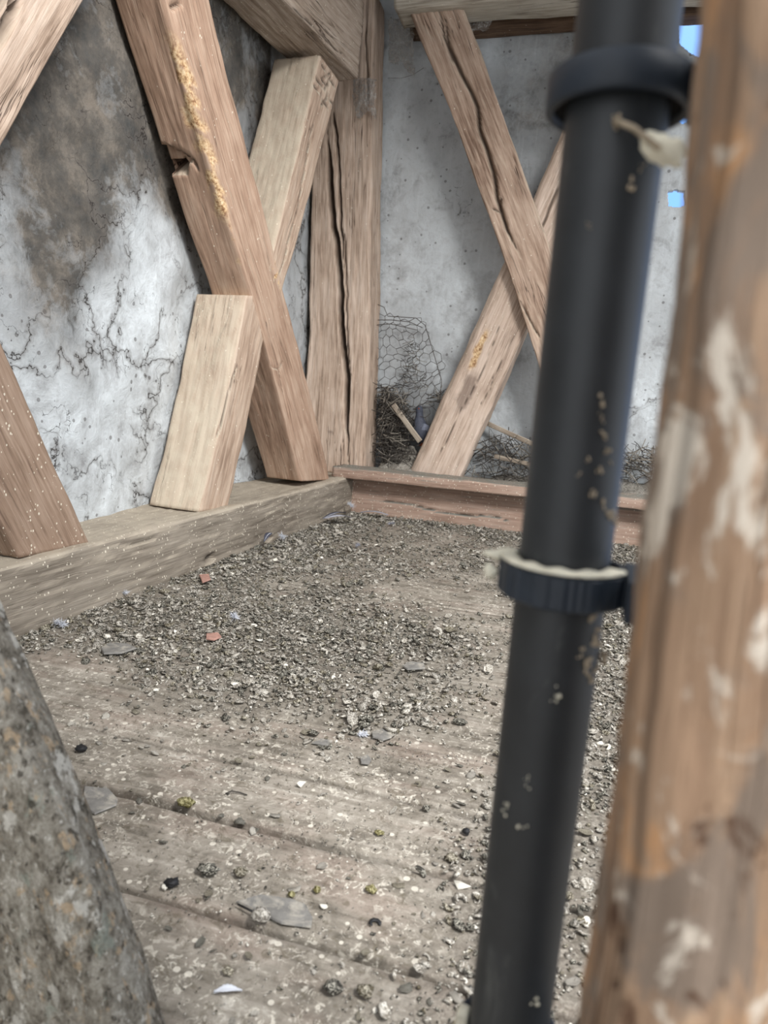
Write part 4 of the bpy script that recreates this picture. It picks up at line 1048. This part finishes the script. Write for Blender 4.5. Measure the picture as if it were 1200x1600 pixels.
# dusty webs and droppings caught on the pipe
def pipe_pt(px, py, out=.0):
    d = ray(px, py); c = np.array([PX, PY]); a = d[0] ** 2 + d[1] ** 2; bq = -2 * (d[0] * c[0] + d[1] * c[1]); cc = c @ c - (PR + out) ** 2
    disc = bq * bq - 4 * a * cc
    t = (-bq - math.sqrt(disc)) / (2 * a) if disc > 0 else -bq / (2 * a)
    return CAM0 + d * t
def clump(name, pts, mat, label, size=(.0012, .003), cat='dust'):
    b = Bag()
    for i, (px, py, m_) in enumerate(pts):
        v, f = finer(200 + i, 1.2); s = rw.uniform(*size) * m_
        for q in range(5):
            o_ = rw.normal(0, .6 * s, 3) * [1, .2, 1.6]; v, f = finer(200 + i * 5 + q, rw.uniform(.7, 1.6))
            b.add(xform(np.array(v) * [1, .6, rw.uniform(.6, 1.6)], s * rw.uniform(.3, .7), rw.uniform(0, 6), 0, rw.uniform(-.6, .6), pipe_pt(px + rw.normal(0, 4 * m_), py + rw.normal(0, 6 * m_), .0004) + o_ * .2), f)
    return tag(b.build(name, mat), label, cat)
clump('dust_clump', [(938, 628, .8), (940, 655, .8), (942, 678, .7), (948, 705, .6), (955, 725, .5), (935, 735, .6), (905, 742, .6), (928, 770, .7), (945, 792, 1.2), (955, 806, 1.0), (963, 818, .8), (917, 718, .5)], DUST_M,
      'string of pale dust clumps stuck to the pipe above the ribbed clamp', (.001, .0019))
clump('dust_clump', [(905, 905, 1.1), (912, 925, .9), (925, 960, 1.1), (935, 985, 1.2), (930, 1005, 1.0), (918, 1035, 1.3), (905, 1018, .8), (938, 1030, .9), (925, 1060, .9)], DUST_M,
      'brown and cream dust clumps hanging just below the ribbed clamp', (.0014, .0028))
clump('lime_spot', [(869, 1089, 1), (822, 1220, .8), (817, 1294, .9), (916, 1270, 1.0), (912, 1365, .8), (790, 1260, .8), (838, 1560, 1.0)], LIME, 'small pale droppings spotted down the lower half of the pipe', (.0009, .0014), 'dropping')
clump('lime_spot', [(960, 190, 1.4), (985, 292, 1.1), (1000, 255, .8), (1018, 118, 1.1), (922, 352, .6)], DUST_M, 'faint pale specks on the pipe just below the top clamp', (.0010, .0016), 'dust')
# pale fluff between pipe and post, nub on the ribbed clamp
v, f = finer(300, 1.9); p = on_y(1036, 234, .325)
tag(mesh_obj('plaster_lump', xform(np.array(v) * [.8, .6, .9], .0062, .25, 0, .35, p), f, LIME), 'pale lump wedged between pipe and rough post under the top clamp', 'lump')
v, f = tube([pipe_pt(960, 188, .002), on_y(990, 200, .32), on_y(1030, 232, .318)], .0013, 6)
tag(mesh_obj('cobweb_strand', v, f, DUST_M), 'thick dusty strand running from the pipe to the pale lump', 'cobweb')
v, f = finer(301, 1.3); p = on_y(766, 893, PY)
tag(mesh_obj('lime_spot', xform(v, .0032, 0, 0, 1.2, p), f, LIME), 'cream blob on the left side of the ribbed clamp', 'dropping')
v, f = finer(302, 1.7); p = on_y(790, 868, PY + .012)
tag(mesh_obj('lime_spot', xform(np.array(v) * [1, 1, .5], .006, 0, 0, 0, p), f, LIME), 'white dropping on the rear left rim of the ribbed clamp', 'dropping')
